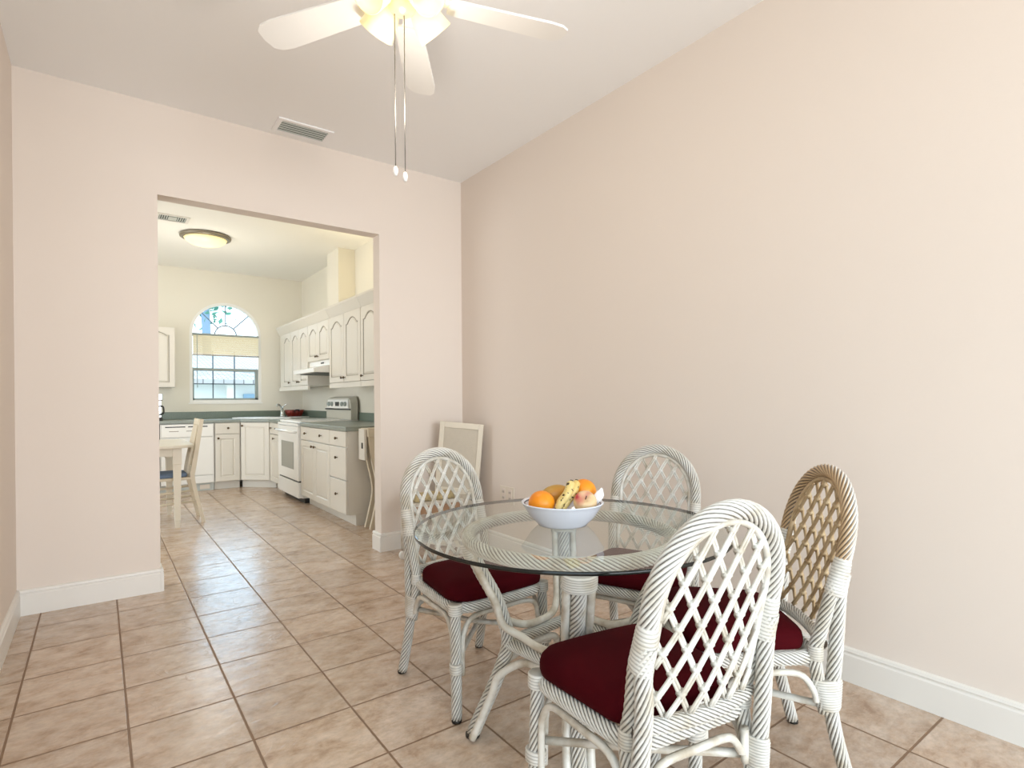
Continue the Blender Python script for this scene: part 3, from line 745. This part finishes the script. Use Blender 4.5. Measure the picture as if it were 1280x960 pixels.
# folding stand beside the cabinet end
t = thing('wooden_stand', 'pale wooden stand with hourglass curved legs beside the cabinet end', 'stand', (2.03, 4.66, 0))
def hourglass(y0, y1):
    half = [(.155, 0), (.125, .12), (.095, .25), (.086, .33), (.10, .43), (.14, .61), (.158, .72), (.165, .80)]
    S = spline([(x, 0, z) for x, z in half], 5)
    mm = MB(); mm.loops([[(-p.x, y0, p.z), (p.x, y0, p.z), (p.x, y1, p.z), (-p.x, y1, p.z)] for p in S], True, True, False); return mm
hourglass(-.06, -.03).build('leg', MAT['wood'], t)
hourglass(.05, .08).build('leg', MAT['wood'], t)
m = MB(); m.box(-.175, .20, -.075, .095, .801, .875); m.build('top_rail', MAT['wood'], t, .005)
m = MB(); m.box(-.20, -.1765, -.05, .08, .60, .87); q = m.build('side_board', MAT['cab'], t, .004)
m = MB(); m.box(-.2035, -.2003, -.02, .01, .70, .75); m.build('latch', MAT['dark'], q)

# ------------------------------------------------------------------ dining: outlet
t = thing('wall_outlet', 'cream double wall outlet low on the right wall behind the table', 'outlet', (W, 3.27, .425))
m = MB(); m.box(-.006, -.0003, -.085, .085, -.062, .062); pl = m.build('cover_plate', MAT['plate'], t, .002)
for y in (-.04, .04):
    m = MB(); m.box(-.009, -.0062, y-.02, y+.02, -.045, .045); r = m.build('receptacle', MAT['wall'], pl)
    m = MB(); [m.box(-.0096, -.0092, y+s-.003, y+s+.003, z-.008, z+.008) for s in (-.008, .008) for z in (-.022, .022)]; m.build('slot', MAT['nickel'], r)

# ------------------------------------------------------------------ serving cart and framed panel in the corner
t = thing('serving_cart', 'white rolling serving cart with a patterned mat behind the left chair', 'cart', (1.905, 3.535, 0))
cw, cd = .195, .07
for x in (-cw, cw):
    for y in (-cd, cd):
        m = MB(); m.tube([(x, y, .078), (x, y, .384)], .016, 12); lg = m.build('leg', MAT['cane'], t)
        m = MB(); m.box(x-.012, x+.012, y-.006, y+.006, .055, .079); m.build('fork', MAT['chrome'], lg)
        m = MB(); m.lathe([(.006, -.011), (.022, -.011), (.031, -.007), (.031, .007), (.022, .011), (.006, .011)], 20, Matrix.Translation((x, y-.0, .0315)) @ Matrix.Rotation(PI/2, 4, 'X')); m.build('caster_wheel', MAT['rubber'], lg)
m = MB(); m.box(-cw-.016, cw+.016, -cd-.016, cd+.016, .3845, .41); m.build('shelf', MAT['cane'], t, .004)
m = MB(); m.box(-cw, cw, -cd-.008, -cd+.008, .33, .384); m.build('apron', MAT['cartwood'], t)
m = MB(); m.box(-cw+.03, cw-.03, -cd+.01, cd-.01, .4105, .46); m.build('patterned_mat', MAT['cartmat'], t, .012)
t = thing('framed_panel', 'white framed panel with a woven beige centre leaning in the corner', 'panel', (2.175, 3.625, .0), -PI/4)
pw, ph = .335, .935
sh = Matrix.Translation((-.05, -.01, .012)) @ Matrix.Rotation(.085, 4, 'Y') @ Matrix.Rotation(-.02, 4, 'X')
m = MB(); fw = .036
for b in ((-pw/2, -pw/2+fw, 0, ph), (pw/2-fw, pw/2, 0, ph)): m.box(b[0], b[1], -.012, .012, b[2], b[3], sh)
for z in (0, .40, ph-fw*1.2): m.box(-pw/2+fw, pw/2-fw, -.012, .012, z, z+fw*1.2, sh)
m.build('frame', MAT['woodw'], t, .004)
m = MB(); m.box(-pw/2+fw-.004, pw/2-fw+.004, -.004, .006, .03, ph-.03, sh); m.build('woven_insert', MAT['mesh'], t)

# ------------------------------------------------------------------ rattan chair
CH_TILT = .233
def yb(z): return -.20-CH_TILT*(z-.40)
AW, AZ, AT = .179, .70, .892               # arch centre line: half width, springing height, top
def bow(x, z): return .030*max(0, 1-(x/.16)**2)*min(max((.86-z)/.35, 0), 1)
ST, PT = 11, .22
def make_chair():
    root = thing('rattan_chair', 'x', 'chair', (0, 0, 0))
    # arch
    P = [(AW, .575), (AW, .62), (AW, .66)]+[(AW*math.cos(PI*i/26), AZ+(AT-AZ)*math.sin(PI*i/26)) for i in range(27)]+[(-AW, .66), (-AW, .62), (-AW, .575)]
    P3 = resample([Vector((x, yb(z), z)) for x, z in P], .013, False)
    m = MB(); m.tube(P3, .0215, strands=ST, pitch=PT); arch = m.build('back_arch', MAT['rattan'], root)
    m = MB(); k = 1-.026/AW
    Q = [(AW*k, .46), (AW*k, .58)]+[(AW*k*math.cos(PI*i/26), AZ+(AT-AZ-.026)*math.sin(PI*i/26)) for i in range(27)]+[(-AW*k, .58), (-AW*k, .46)]
    m.tube(resample([Vector((x, yb(z), z)) for x, z in Q], .015, False), .0085, 8); m.build('inner_liner', MAT['lattice'], root)
    # lattice
    def inside(x, z):
        if z < .452: return False
        a = AW*k-.002
        if z <= AZ: return abs(x) < a
        return (x/a)**2+((z-AZ)/(AT-AZ-.026))**2 < 1
    dxs, slope = .0575, 1.72
    m = MB(); zc = .452
    def pt(x, z, off): return Vector((x, yb(z)-bow(x, z)+off, z))
    for sg in (1, -1):
        for i in range(-9, 10):
            xi = i*dxs+.01
            line = [(xi+sg*(z-zc)/slope, z) for z in [zc+.004*j for j in range(110)]]
            seg = [p for p in line if inside(*p)]
            if len(seg) < 6: continue
            n_ = Vector((slope, 0, -sg)).normalized()
            S = [pt(x, z, -.0045*sg) for x, z in seg[::4]+[seg[-1]]]
            for o_ in (-.0037, .0037):
                m.tube([p+n_*o_ for p in S], .0039, 6)
    for j in range(0, 12):
        for i in range(-6, 7):
            # crossings of x = a+s and x = b-s
            s_ = dxs/2*j; x = i*dxs+.01+(dxs/2 if j % 2 else 0); z = zc+s_*slope
            if inside(x*1.05, z+.01) and z > zc+.01:
                c = pt(x, z, 0); d = Vector((.010, 0, .004))
                m.tube([c-d*.8, c+d*.8], .0088, 8)
    m.build('lattice', MAT['lattice'], root)
    # lower back rail, bowed
    m = MB(); R_ = [Vector((AW*t_*.985, yb(.432)-.030*(1-t_*t_)+.004, .432)) for t_ in [-1+i/10 for i in range(21)]]
    m.tube(R_, .019, strands=ST, pitch=.16); m.build('back_rail', MAT['rattan'], root)
    # rear legs
    for s in (1, -1):
        m = MB()
        inner = spline([(s*AW, yb(.63)+.006, .63), (s*(AW+.002), yb(.575)+.012, .575), (s*.173, -.205, .47), (s*.172, -.188, .41), (s*.174, -.192, .35), (s*.176, -.204, .28), (s*.178, -.212, .24)], 6)
        outer = spline([(s*AW, yb(.63)-.010, .63), (s*(AW+.002), yb(.575)-.010, .575), (s*.177, -.247, .48), (s*.179, -.240, .40), (s*.180, -.231, .31), (s*.181, -.227, .25), (s*.184, -.245, .15), (s*.190, -.282, .012)], 6)
        m.tube(resample(inner, .015, False), .0185, strands=10, pitch=PT); m.tube(resample(outer, .015, False), .0195, strands=10, pitch=PT)
        lg = m.build('rear_leg', MAT['rattan'], root)
        for a, b_, ra, rb, rc in (((s*AW, yb(.672), .672), (s*(AW+.001), yb(.568)+.001, .568), .0228, .0226, .0305), ((s*.178, -.219, .335), (s*.181, -.224, .25), .0225, .042, .0285), ((s*.172, -.190, .425), (s*.173, -.190, .385), .0205, .0205, .0205)):
            m = MB(); m.binding(a, b_, rb, ra, (0, 1, 0), 12 if rc > .025 else 6, None, rc); m.build('cane_binding', MAT['rattan'], lg)
        m = MB(); m.lathe([(.014, 0), (.017, .002), (.017, .014), (0, .014)], 14, Matrix.Translation((s*.1915, -.285, 0))); m.build('foot_glide', MAT['dark'], lg)
    # front legs
    for s in (1, -1):
        m = MB(); m.tube(resample([(s*.199, .142, .395), (s*.202, .150, .2), (s*.203, .154, .012)], .015, False), .0195, strands=10, pitch=PT)
        lg = m.build('front_leg', MAT['rattan'], root)
        m = MB(); m.binding((s*.202, .149, .205), (s*.202, .150, .17), .030, .0235, (s*-.5, -.8, 0), 4); m.build('cane_binding', MAT['rattan'], lg)
        m = MB(); m.binding((s*.199, .142, .408), (s*.199, .143, .368), .0265, .0265, (1, 0, 0), 5); m.build('cane_binding', MAT['rattan'], lg)
        m = MB(); m.lathe([(.014, 0), (.018, .002), (.018, .014), (0, .014)], 14, Matrix.Translation((s*.203, .154, 0))); m.build('foot_glide', MAT['dark'], lg)
    # seat ring
    plan = fillet([(-.166, -.188), (.166, -.188), (.205, .152), (-.205, .152)], [.05, .05, .065, .065], 8)
    ringp = resample([Vector((x, y+(.014*(1-(x/.205)**2) if y > .1 else 0)-(.02*(1-(x/.166)**2) if y < -.15 else 0), .388)) for x, y in plan], .014)
    m = MB(); m.tube(ringp, .0205, closed=True, strands=ST, pitch=.17); m.build('seat_frame', MAT['rattan'], root)
    # cushion
    pc = resample(fillet([(-.170, -.172), (.170, -.172), (.220, .166), (-.220, .166)], [.05, .05, .07, .07], 8), .016)
    L = []
    for sc, z in ((.92, .409), (.985, .412), (1.0, .424), (1.0, .436), (.985, .450), (.94, .461), (.85, .470), (.68, .477), (.45, .481), (.2, .483)):
        L.append([((p.x)*sc, (p.y-.0)*sc+(.012*(1-(p.x/.22)**2) if p.y > .1 else 0)*sc, z) for p in pc])
    m = MB(); m.loops(L, True, True, True); m.build('seat_cushion', MAT['velvet'], root)
    # inverted U braces
    fl = {s: Vector((s*.202, .150, 0)) for s in (1, -1)}; rl = {s: Vector((s*.178, -.214, 0)) for s in (1, -1)}
    def brace(a, b_, za, zb_, top=.352):
        d = (b_-a).normalized(); o_ = .026
        a2 = a+d*o_; b2 = b_-d*o_; l = (b2-a2).length
        P = [a2+Vector((0, 0, za)), a2+Vector((0, 0, za+.08)), a2+d*.008+Vector((0, 0, top-.05)), a2+d*.05+Vector((0, 0, top-.004)), a2+d*(l*.5)+Vector((0, 0, top)), b2-d*.05+Vector((0, 0, top-.004)), b2-d*.008+Vector((0, 0, top-.05)), b2+Vector((0, 0, zb_))]
        mm = MB(); mm.tube(spline(P, 5), .0095, 8); return mm.build('brace', MAT['cane'], root)
    for s in (1, -1): brace(fl[s], rl[s], .155, .27)
    brace(fl[1], fl[-1], .155, .155); brace(rl[1], rl[-1], .27, .27, .345)
    for s in (1, -1):
        m = MB(); zz = .205 if s > 0 else .227
        m.tube([fl[s]+Vector((0, 0, zz)), Vector((0, -.03, zz+.018)), rl[-s]+Vector((0, 0, zz+.055))], .0105, 8); m.build('stretcher', MAT['cane'], root)
    return root
chA = make_chair()
CHAIRS = [((1.190, 1.831), 3.165, 'white rattan chair facing the camera across the glass table from the left, nearest the opening'),
          ((1.090, .960), -.160, 'white rattan chair nearest the camera with its latticed back turned to it'),
          ((1.726, 1.511), 1.960, 'pale rattan chair behind the fruit bowl, close to the right wall'),
          ((1.574, 1.006), .880, 'rattan chair at right with shade painted tan into its lattice back, seen almost side on')]
chairs = []
for i, ((x, y), r, lab) in enumerate(CHAIRS):
    c = chA if i == 0 else copy_tree(chA)
    c.location = (x, y, 0); c.rotation_euler = (0, 0, r); c['label'] = lab; c['group'] = 'rattan chairs around the glass table'
    chairs.append(c)
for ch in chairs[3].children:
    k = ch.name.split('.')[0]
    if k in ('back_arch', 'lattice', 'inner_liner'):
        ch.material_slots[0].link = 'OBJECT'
        ch.material_slots[0].material = MAT['rattan_shade'] if k == 'back_arch' else MAT['lattice_shade']
        ch['label'] = 'shade-tinted tan ' + {'back_arch': 'twisted arch', 'lattice': 'cane lattice', 'inner_liner': 'inner cane'}[k]

# ------------------------------------------------------------------ glass table
TC = Vector((1.247, 1.368, 0)); TR = .508; TZ0, TZ1 = .694, .705
t = thing('dining_table', 'round glass-topped dining table on a white twisted rattan base', 'table', TC)
m = MB(); m.lathe([(TR-.004, TZ0), (TR-.004, TZ1)], 96) if False else None
n = 128
m.add([(a*math.cos(2*PI*i/n), a*math.sin(2*PI*i/n), z) for a, z in ((TR-.003, TZ0), (TR-.003, TZ1)) for i in range(n)], [tuple(range(n-1, -1, -1)), tuple(range(n, 2*n))])
gt = m.build('glass_top', MAT['glass'], t)
m = MB(); m.lathe([(TR-.003, TZ0), (TR, TZ0+.002), (TR, TZ1-.002), (TR-.003, TZ1)], n)
m.f = m.f[:3*n]; m.sm = m.sm[:3*n]; m.build('polished_edge', MAT['edge'], gt)
m = MB(); rp = [Vector((.335*math.cos(2*PI*i/120), .335*math.sin(2*PI*i/120), .6705)) for i in range(120)]
m.tube(rp, .0225, closed=True, strands=ST, pitch=.19); m.build('top_ring', MAT['rattan'], t)
LA = [math.radians(142+90*k) for k in range(4)]
legP = [(.335, .66), (.305, .57), (.246, .46), (.212, .36), (.207, .315), (.218, .265), (.255, .17), (.300, .07), (.325, .012)]
def lp(a, r, z, off=0): return Vector((r*math.cos(a)-off*math.sin(a), r*math.sin(a)+off*math.cos(a), z))
def rz_at(z):
    for (r0, z0), (r1, z1) in zip(legP, legP[1:]):
        if z1 <= z <= z0: return r1+(r0-r1)*(z-z1)/(z0-z1)
    return legP[0][0] if z > legP[0][1] else legP[-1][0]
for a in LA:
    m = MB(); m.tube(resample(spline([lp(a, r, z) for r, z in legP], 6), .015, False), .0235, strands=ST, pitch=PT); lg = m.build('leg', MAT['rattan'], t)
    m = MB(); u = Vector((-math.sin(a), math.cos(a), 0)); m.binding(lp(a, .341, .652), lp(a, .322, .60), .050, .029, u, 7); m.build('cane_binding', MAT['rattan'], lg)
    m = MB(); m.lathe([(.02, 0), (.024, .003), (.024, .013), (0, .013)], 14, Matrix.Translation(lp(a, .326, 0))); m.build('foot_glide', MAT['dark'], lg)
for k in range(4):
    a, b = LA[k], LA[(k+1) % 4]
    m = MB(); m.tube(resample([lp(a, .207, .312), lp(b, .207, .312)], .015, False), .0205, strands=ST, pitch=.16); m.build('stretcher', MAT['rattan'], t)
    for up in (1, -1):
        o_ = .034
        zs = (.655, .56, .46, .385) if up > 0 else (.012, .08, .16, .22)
        A_ = [lp(a, rz_at(z), z, o_) for z in zs]; B_ = [lp(b, rz_at(z), z, -o_) for z in zs]
        zt = .343 if up > 0 else .281
        c0 = lp(a, .212, zt); c1 = lp(b, .212, zt)
        P = A_+[c0.lerp(c1, .24)+Vector((0, 0, .012*up)), c0.lerp(c1, .5), c0.lerp(c1, .76)+Vector((0, 0, .012*up))]+B_[::-1]
        m = MB(); m.tube(spline(P, 5), .0125, 10); m.build('cane_loop', MAT['cane'], t)

# ------------------------------------------------------------------ fruit bowl
BC = Vector((1.232, 1.388, TZ1+.0006))
t = thing('fruit_bowl', 'white ceramic bowl of fruit on the middle of the glass table', 'bowl', BC)
m = MB(); m.lathe([(.0, .004), (.070, .004), (.074, 0), (.080, 0), (.084, .006), (.108, .030), (.124, .056), (.133, .070), (.1365, .073), (.134, .0755), (.127, .071), (.116, .055), (.098, .032), (.07, .014), (0, .011)], 64); bw = m.build('bowl_body', MAT['bowl'], t)
m = MB(); m.tube([(.1255*math.cos(2*PI*i/64), .1255*math.sin(2*PI*i/64), .0695) for i in range(64)], .0022, 6, closed=True); m.build('rim_line', MAT['bowlline'], bw)
# directions as the photo sees them: r = to the right, f = away
rv = Vector((.804, -.595, 0)); fv = Vector((.595, .804, 0))
def at(r, f, z): return BC+rv*r+fv*f+Vector((0, 0, z))
def orange(p, R, label):
    m = MB(); m.ball((0, 0, 0), R, R, R*.95, 28, 18); o = m.build('orange', MAT['orange']); o.location = p; return tag(o, label, 'orange', 'oranges in the bowl')
orange(at(-.069, -.016, .071), .044, 'orange at the left front of the fruit bowl')
orange(at(.076, .042, .101), .043, 'orange at the right back of the fruit bowl, highest fruit')
m = MB(); m.ball((0, 0, 0), .052, .034, .032, 24, 14); o = m.build('mango', MAT['mango']); o.location = at(-.018, .060, .088); o.rotation_euler = (0, -.15, -.5)
tag(o, 'brownish green mango behind the bananas in the bowl', 'mango')
t = thing('banana_pair', 'two spotted bananas standing up in the middle of the bowl', 'bananas', at(.012, -.024, .02))
for k, (dx, df, sc) in enumerate(((-.006, -.008, .95), (.012, .004, .93))):
    S = spline([rv*(-.028+dx)+fv*(df-.02)+Vector((0, 0, .035)), rv*(-.012+dx)+fv*df+Vector((0, 0, .058)), rv*(.008+dx)+fv*(df+.005)+Vector((0, 0, .083)), rv*(.020+dx)+fv*(df+.02)+Vector((0, 0, .108)), rv*(.023+dx)+fv*(df+.032)+Vector((0, 0, .117))], 6)
    n_ = len(S); rs = [.0165*sc*min(1, .55+2.2*(i/(n_-1)))*min(1, .45+3.0*(1-i/(n_-1))) for i in range(n_)]
    m = MB(); m.tube(S, rs, 10); b = m.build('banana', MAT['banana'], t)
    m = MB(); e = S[-1]; m.tube([e-Vector((0, 0, .003)), e+rv*.003+Vector((0, 0, .008))], .005, 6); m.build('stem', MAT['stem'], b)
t = thing('apple', 'red and yellow apple at the right front of the fruit bowl', 'apple', at(.070, -.040, .078))
m = MB(); L = []
R_ = .038
for k in range(19):
    a = -PI/2+PI*k/18; r = R_*max(math.cos(a), 1e-4)*(1+.08*math.sin(a)); z = R_*.92*math.sin(a)-(.012*max(0, math.sin(a))**10 if a > 0 else 0)
    if k == 18: r = 1e-4; z = R_*.92-.016
    if k == 17: z -= .004
    L.append([(r*math.cos(2*PI*j/24), r*math.sin(2*PI*j/24), z) for j in range(24)])
Mt = Matrix.Rotation(math.radians(48), 4, Vector((rv.x, rv.y, 0)))
m.loops(L, True, True, True, Mt); ab = m.build('flesh', MAT['apple'], t)
m = MB(); m.tube([(0, 0, .020), (.002, 0, .036)], .0018, 6, M=Mt); m.build('stem', MAT['stem'], t)
m = MB()
L = []
rr = random.Random(11)
for z, s in ((0, .010), (.018, .017), (.036, .014), (.05, .004)):
    L.append([(s*(1+.5*(rr.random()-.5))*math.cos(2*PI*j/9), .45*s*(1+.6*(rr.random()-.5))*math.sin(2*PI*j/9), z+.008*(rr.random()-.5)) for j in range(9)])
m.loops(L, True, True, False); o = m.build('paper_napkin', MAT['paper']); o.location = at(.110, -.010, .071); o.rotation_euler = (.2, .3, -.5)
tag(o, 'crumpled white paper napkin tucked at the right rim of the bowl', 'napkin')

# ------------------------------------------------------------------ ceiling fan
FC = Vector((.874, 1.818, 0)); FZ = 2.55
t = thing('ceiling_fan', 'white five-blade ceiling fan with lit frosted glass shades and pull chains', 'ceiling fan', (FC.x, FC.y, H))
M0 = Matrix.Translation((0, 0, -H))
m = MB(); m.lathe([(.075, H-.0005), (.078, H-.03), (.05, H-.06), (.018, H-.065), (.018, FZ+.13), (.03, FZ+.12)], 32, M0); m.build('downrod', MAT['fan'], t)
m = MB(); m.lathe([(.03, FZ+.125), (.07, FZ+.115), (.088, FZ+.085), (.09, FZ+.04), (.085, FZ+.012), (.06, FZ+.002), (.0, FZ+.002)], 40, M0); m.build('motor_housing', MAT['fan'], t)
m = MB(); m.lathe([(.05, FZ+.001), (.055, FZ-.012), (.045, FZ-.028), (.05, FZ-.036), (.042, FZ-.055), (.022, FZ-.068), (.0, FZ-.072)], 32, M0); hubo = m.build('light_fitter', MAT['brass'], t)
TH0 = [.985, .955+math.radians(67), .955+math.radians(142), .955-math.radians(144), .955-math.radians(71)]
for a in TH0:
    Mb = Matrix.Translation((0, 0, FZ-H)) @ Matrix.Rotation(a, 4, 'Z') @ Matrix.Rotation(math.radians(11), 4, 'X')
    m = MB(); P = [(.17, -.048), (.20, -.055), (.55, -.068), (.60, -.062), (.628, -.042), (.635, .0), (.628, .042), (.60, .062), (.55, .068), (.20, .055), (.17, .048)]
    m.prism(P, -.004, .004, Mb); bl = m.build('blade', MAT['fan'], t)
    m = MB(); m.prism([(.08, -.018), (.15, -.02), (.21, -.04), (.235, -.03), (.235, .03), (.21, .04), (.15, .02), (.08, .018)], .0045, .010, Mb); m.build('blade_iron', MAT['fan'], bl)
va = math.atan2(FC.y, FC.x)
for k, da in enumerate((40, -54, 130, -144)):
    a = va+math.radians(da)
    Ms = Matrix.Translation((0, 0, FZ+.022-H)) @ Matrix.Rotation(a, 4, 'Z') @ Matrix.Translation((.042, 0, 0)) @ Matrix.Rotation(math.radians(180-50), 4, 'Y') @ Matrix.Scale(1.2, 4)
    m = MB(); m.lathe([(.010, -.02), (.010, .012), (.022, .016), (.024, .034), (.0, .036)], 16, Ms); arm = m.build('lamp_arm', MAT['brass'], t)
    m = MB(); pr = [(.023, .02), (.034, .035), (.045, .06), (.05, .09), (.056, .118), (.053, .118), (.047, .09), (.042, .06), (.031, .037), (.020, .022)]
    m.lathe(pr, 28, Ms); m.f = m.f[:-2]; m.sm = m.sm[:-2]; sh_ = m.build('glass_shade', MAT['shade'], t)
    m = MB(); m.ball((0, 0, .075), .02, .02, .028, 14, 10, Ms); m.build('bulb', MAT['bulb'], sh_)
# pull chains
for (x, y, z) in ((-.012, .02, 2.02), (.02, .012, 2.0)):
    pass
rvx = Vector((.804, -.595, 0))
for dr, zt, ze in ((-.028, FZ-.05, 1.925), (.006, FZ-.07, 1.905)):
    p = rvx*dr
    m = MB(); m.tube([(p.x, p.y, zt-H), (p.x, p.y, ze-H)], .0018, 6); c = m.build('pull_chain', MAT['chain'], t)
    m = MB(); m.lathe([(.002, .022), (.007, .016), (.009, .004), (.007, -.008), (.003, -.012), (0, -.012)], 14, Matrix.Translation((p.x, p.y, ze-H))); m.build('chain_pull', MAT['fan'], c)

# ------------------------------------------------------------------ light
wd = bpy.data.worlds.new('daylight'); scn.world = wd; wd.use_nodes = True
nt = wd.node_tree; bgn = nt.nodes['Background']
tc = N(nt, 'ShaderNodeTexCoord'); sp = N(nt, 'ShaderNodeSeparateXYZ'); nt.links.new(tc.outputs['Generated'], sp.inputs[0])
rp = N(nt, 'ShaderNodeValToRGB'); e = rp.color_ramp.elements
e[0].position = .45; e[0].color = (.80, .83, .82, 1); e[1].position = .62; e[1].color = (.78, .98, 1.12, 1)
mr = N(nt, 'ShaderNodeMapRange'); mr.inputs['From Min'].default_value = -1; nt.links.new(sp.outputs['Z'], mr.inputs['Value'])
nt.links.new(mr.outputs[0], rp.inputs[0]); nt.links.new(rp.outputs[0], bgn.inputs['Color']); bgn.inputs['Strength'].default_value = 2.4

def area(name, loc, target, sx, sy, power, col):
    l = bpy.data.lights.new(name, 'AREA'); l.shape = 'RECTANGLE'; l.size = sx; l.size_y = sy; l.energy = power; l.color = col
    o = bpy.data.objects.new(name, l); COL.objects.link(o); o.location = loc
    o.rotation_euler = (Vector(target)-Vector(loc)).to_track_quat('-Z', 'Y').to_euler(); return o
area('terrace_daylight', (.6, -6.5, 1.4), (1.05, 2.5, 1.9), 4.5, 3.0, 450, (.89, .945, 1.0))
area('kitchen_fill', (-2.2, 6.0, 1.3), (2.4, 6.6, 2.4), 2.6, 1.9, 42, (.97, .985, 1.0))  # added unseen fill lamp, aimed up to brighten the kitchen ceiling
def point(name, loc, power, col, r=.05):
    l = bpy.data.lights.new(name, 'POINT'); l.energy = power; l.color = col; l.shadow_soft_size = r
    o = bpy.data.objects.new(name, l); COL.objects.link(o); o.location = loc; return o
point('fan_glow', (FC.x, FC.y, FZ-.42), 9, (1.0, .93, .84), .08)
point('kitchen_dome_glow', (.925, 6.70, H-.75), 10, (1.0, .95, .84), .12)
point('cabinet_top_glow', (2.25, 5.2, 2.45), 7, (1.0, .86, .55), .08)
sky_glare = bpy.data.lights.new('sky_glare', 'SUN'); sky_glare.energy = 3.0; sky_glare.angle = .72; sky_glare.color = (.44, .74, 1.0); so = bpy.data.objects.new('sky_glare', sky_glare); COL.objects.link(so)  # added lamp standing in for sky brightness, makes the window glare on the floor
so.rotation_euler = Vector((-.14*.93, -.99*.93, -.40)).to_track_quat('-Z', 'Y').to_euler()

# ------------------------------------------------------------------ camera
cam = bpy.data.cameras.new('camera'); co = bpy.data.objects.new('camera', cam); COL.objects.link(co)
cam.sensor_width = 36; cam.lens = 36*697.8712/1280; cam.shift_y = (501.8293-480)/1280; cam.clip_start = .05; cam.clip_end = 200
yaw, pit, rol = math.radians(36.5056), math.radians(-.2419), math.radians(-.3584)
F = Vector((math.sin(yaw)*math.cos(pit), math.cos(yaw)*math.cos(pit), math.sin(pit))); Rr = Vector((math.cos(yaw), -math.sin(yaw), 0)); Uu = Rr.cross(F)
R2 = Rr*math.cos(rol)+Uu*math.sin(rol); U2 = Uu*math.cos(rol)-Rr*math.sin(rol)
mw = Matrix((R2, U2, -F)).transposed().to_4x4(); mw.translation = Vector((0, 0, 1.12)); co.matrix_world = mw
scn.camera = co
scn.view_settings.view_transform = 'Standard'; scn.view_settings.look = 'None'
scn.view_settings.exposure = 0; scn.view_settings.gamma = 1
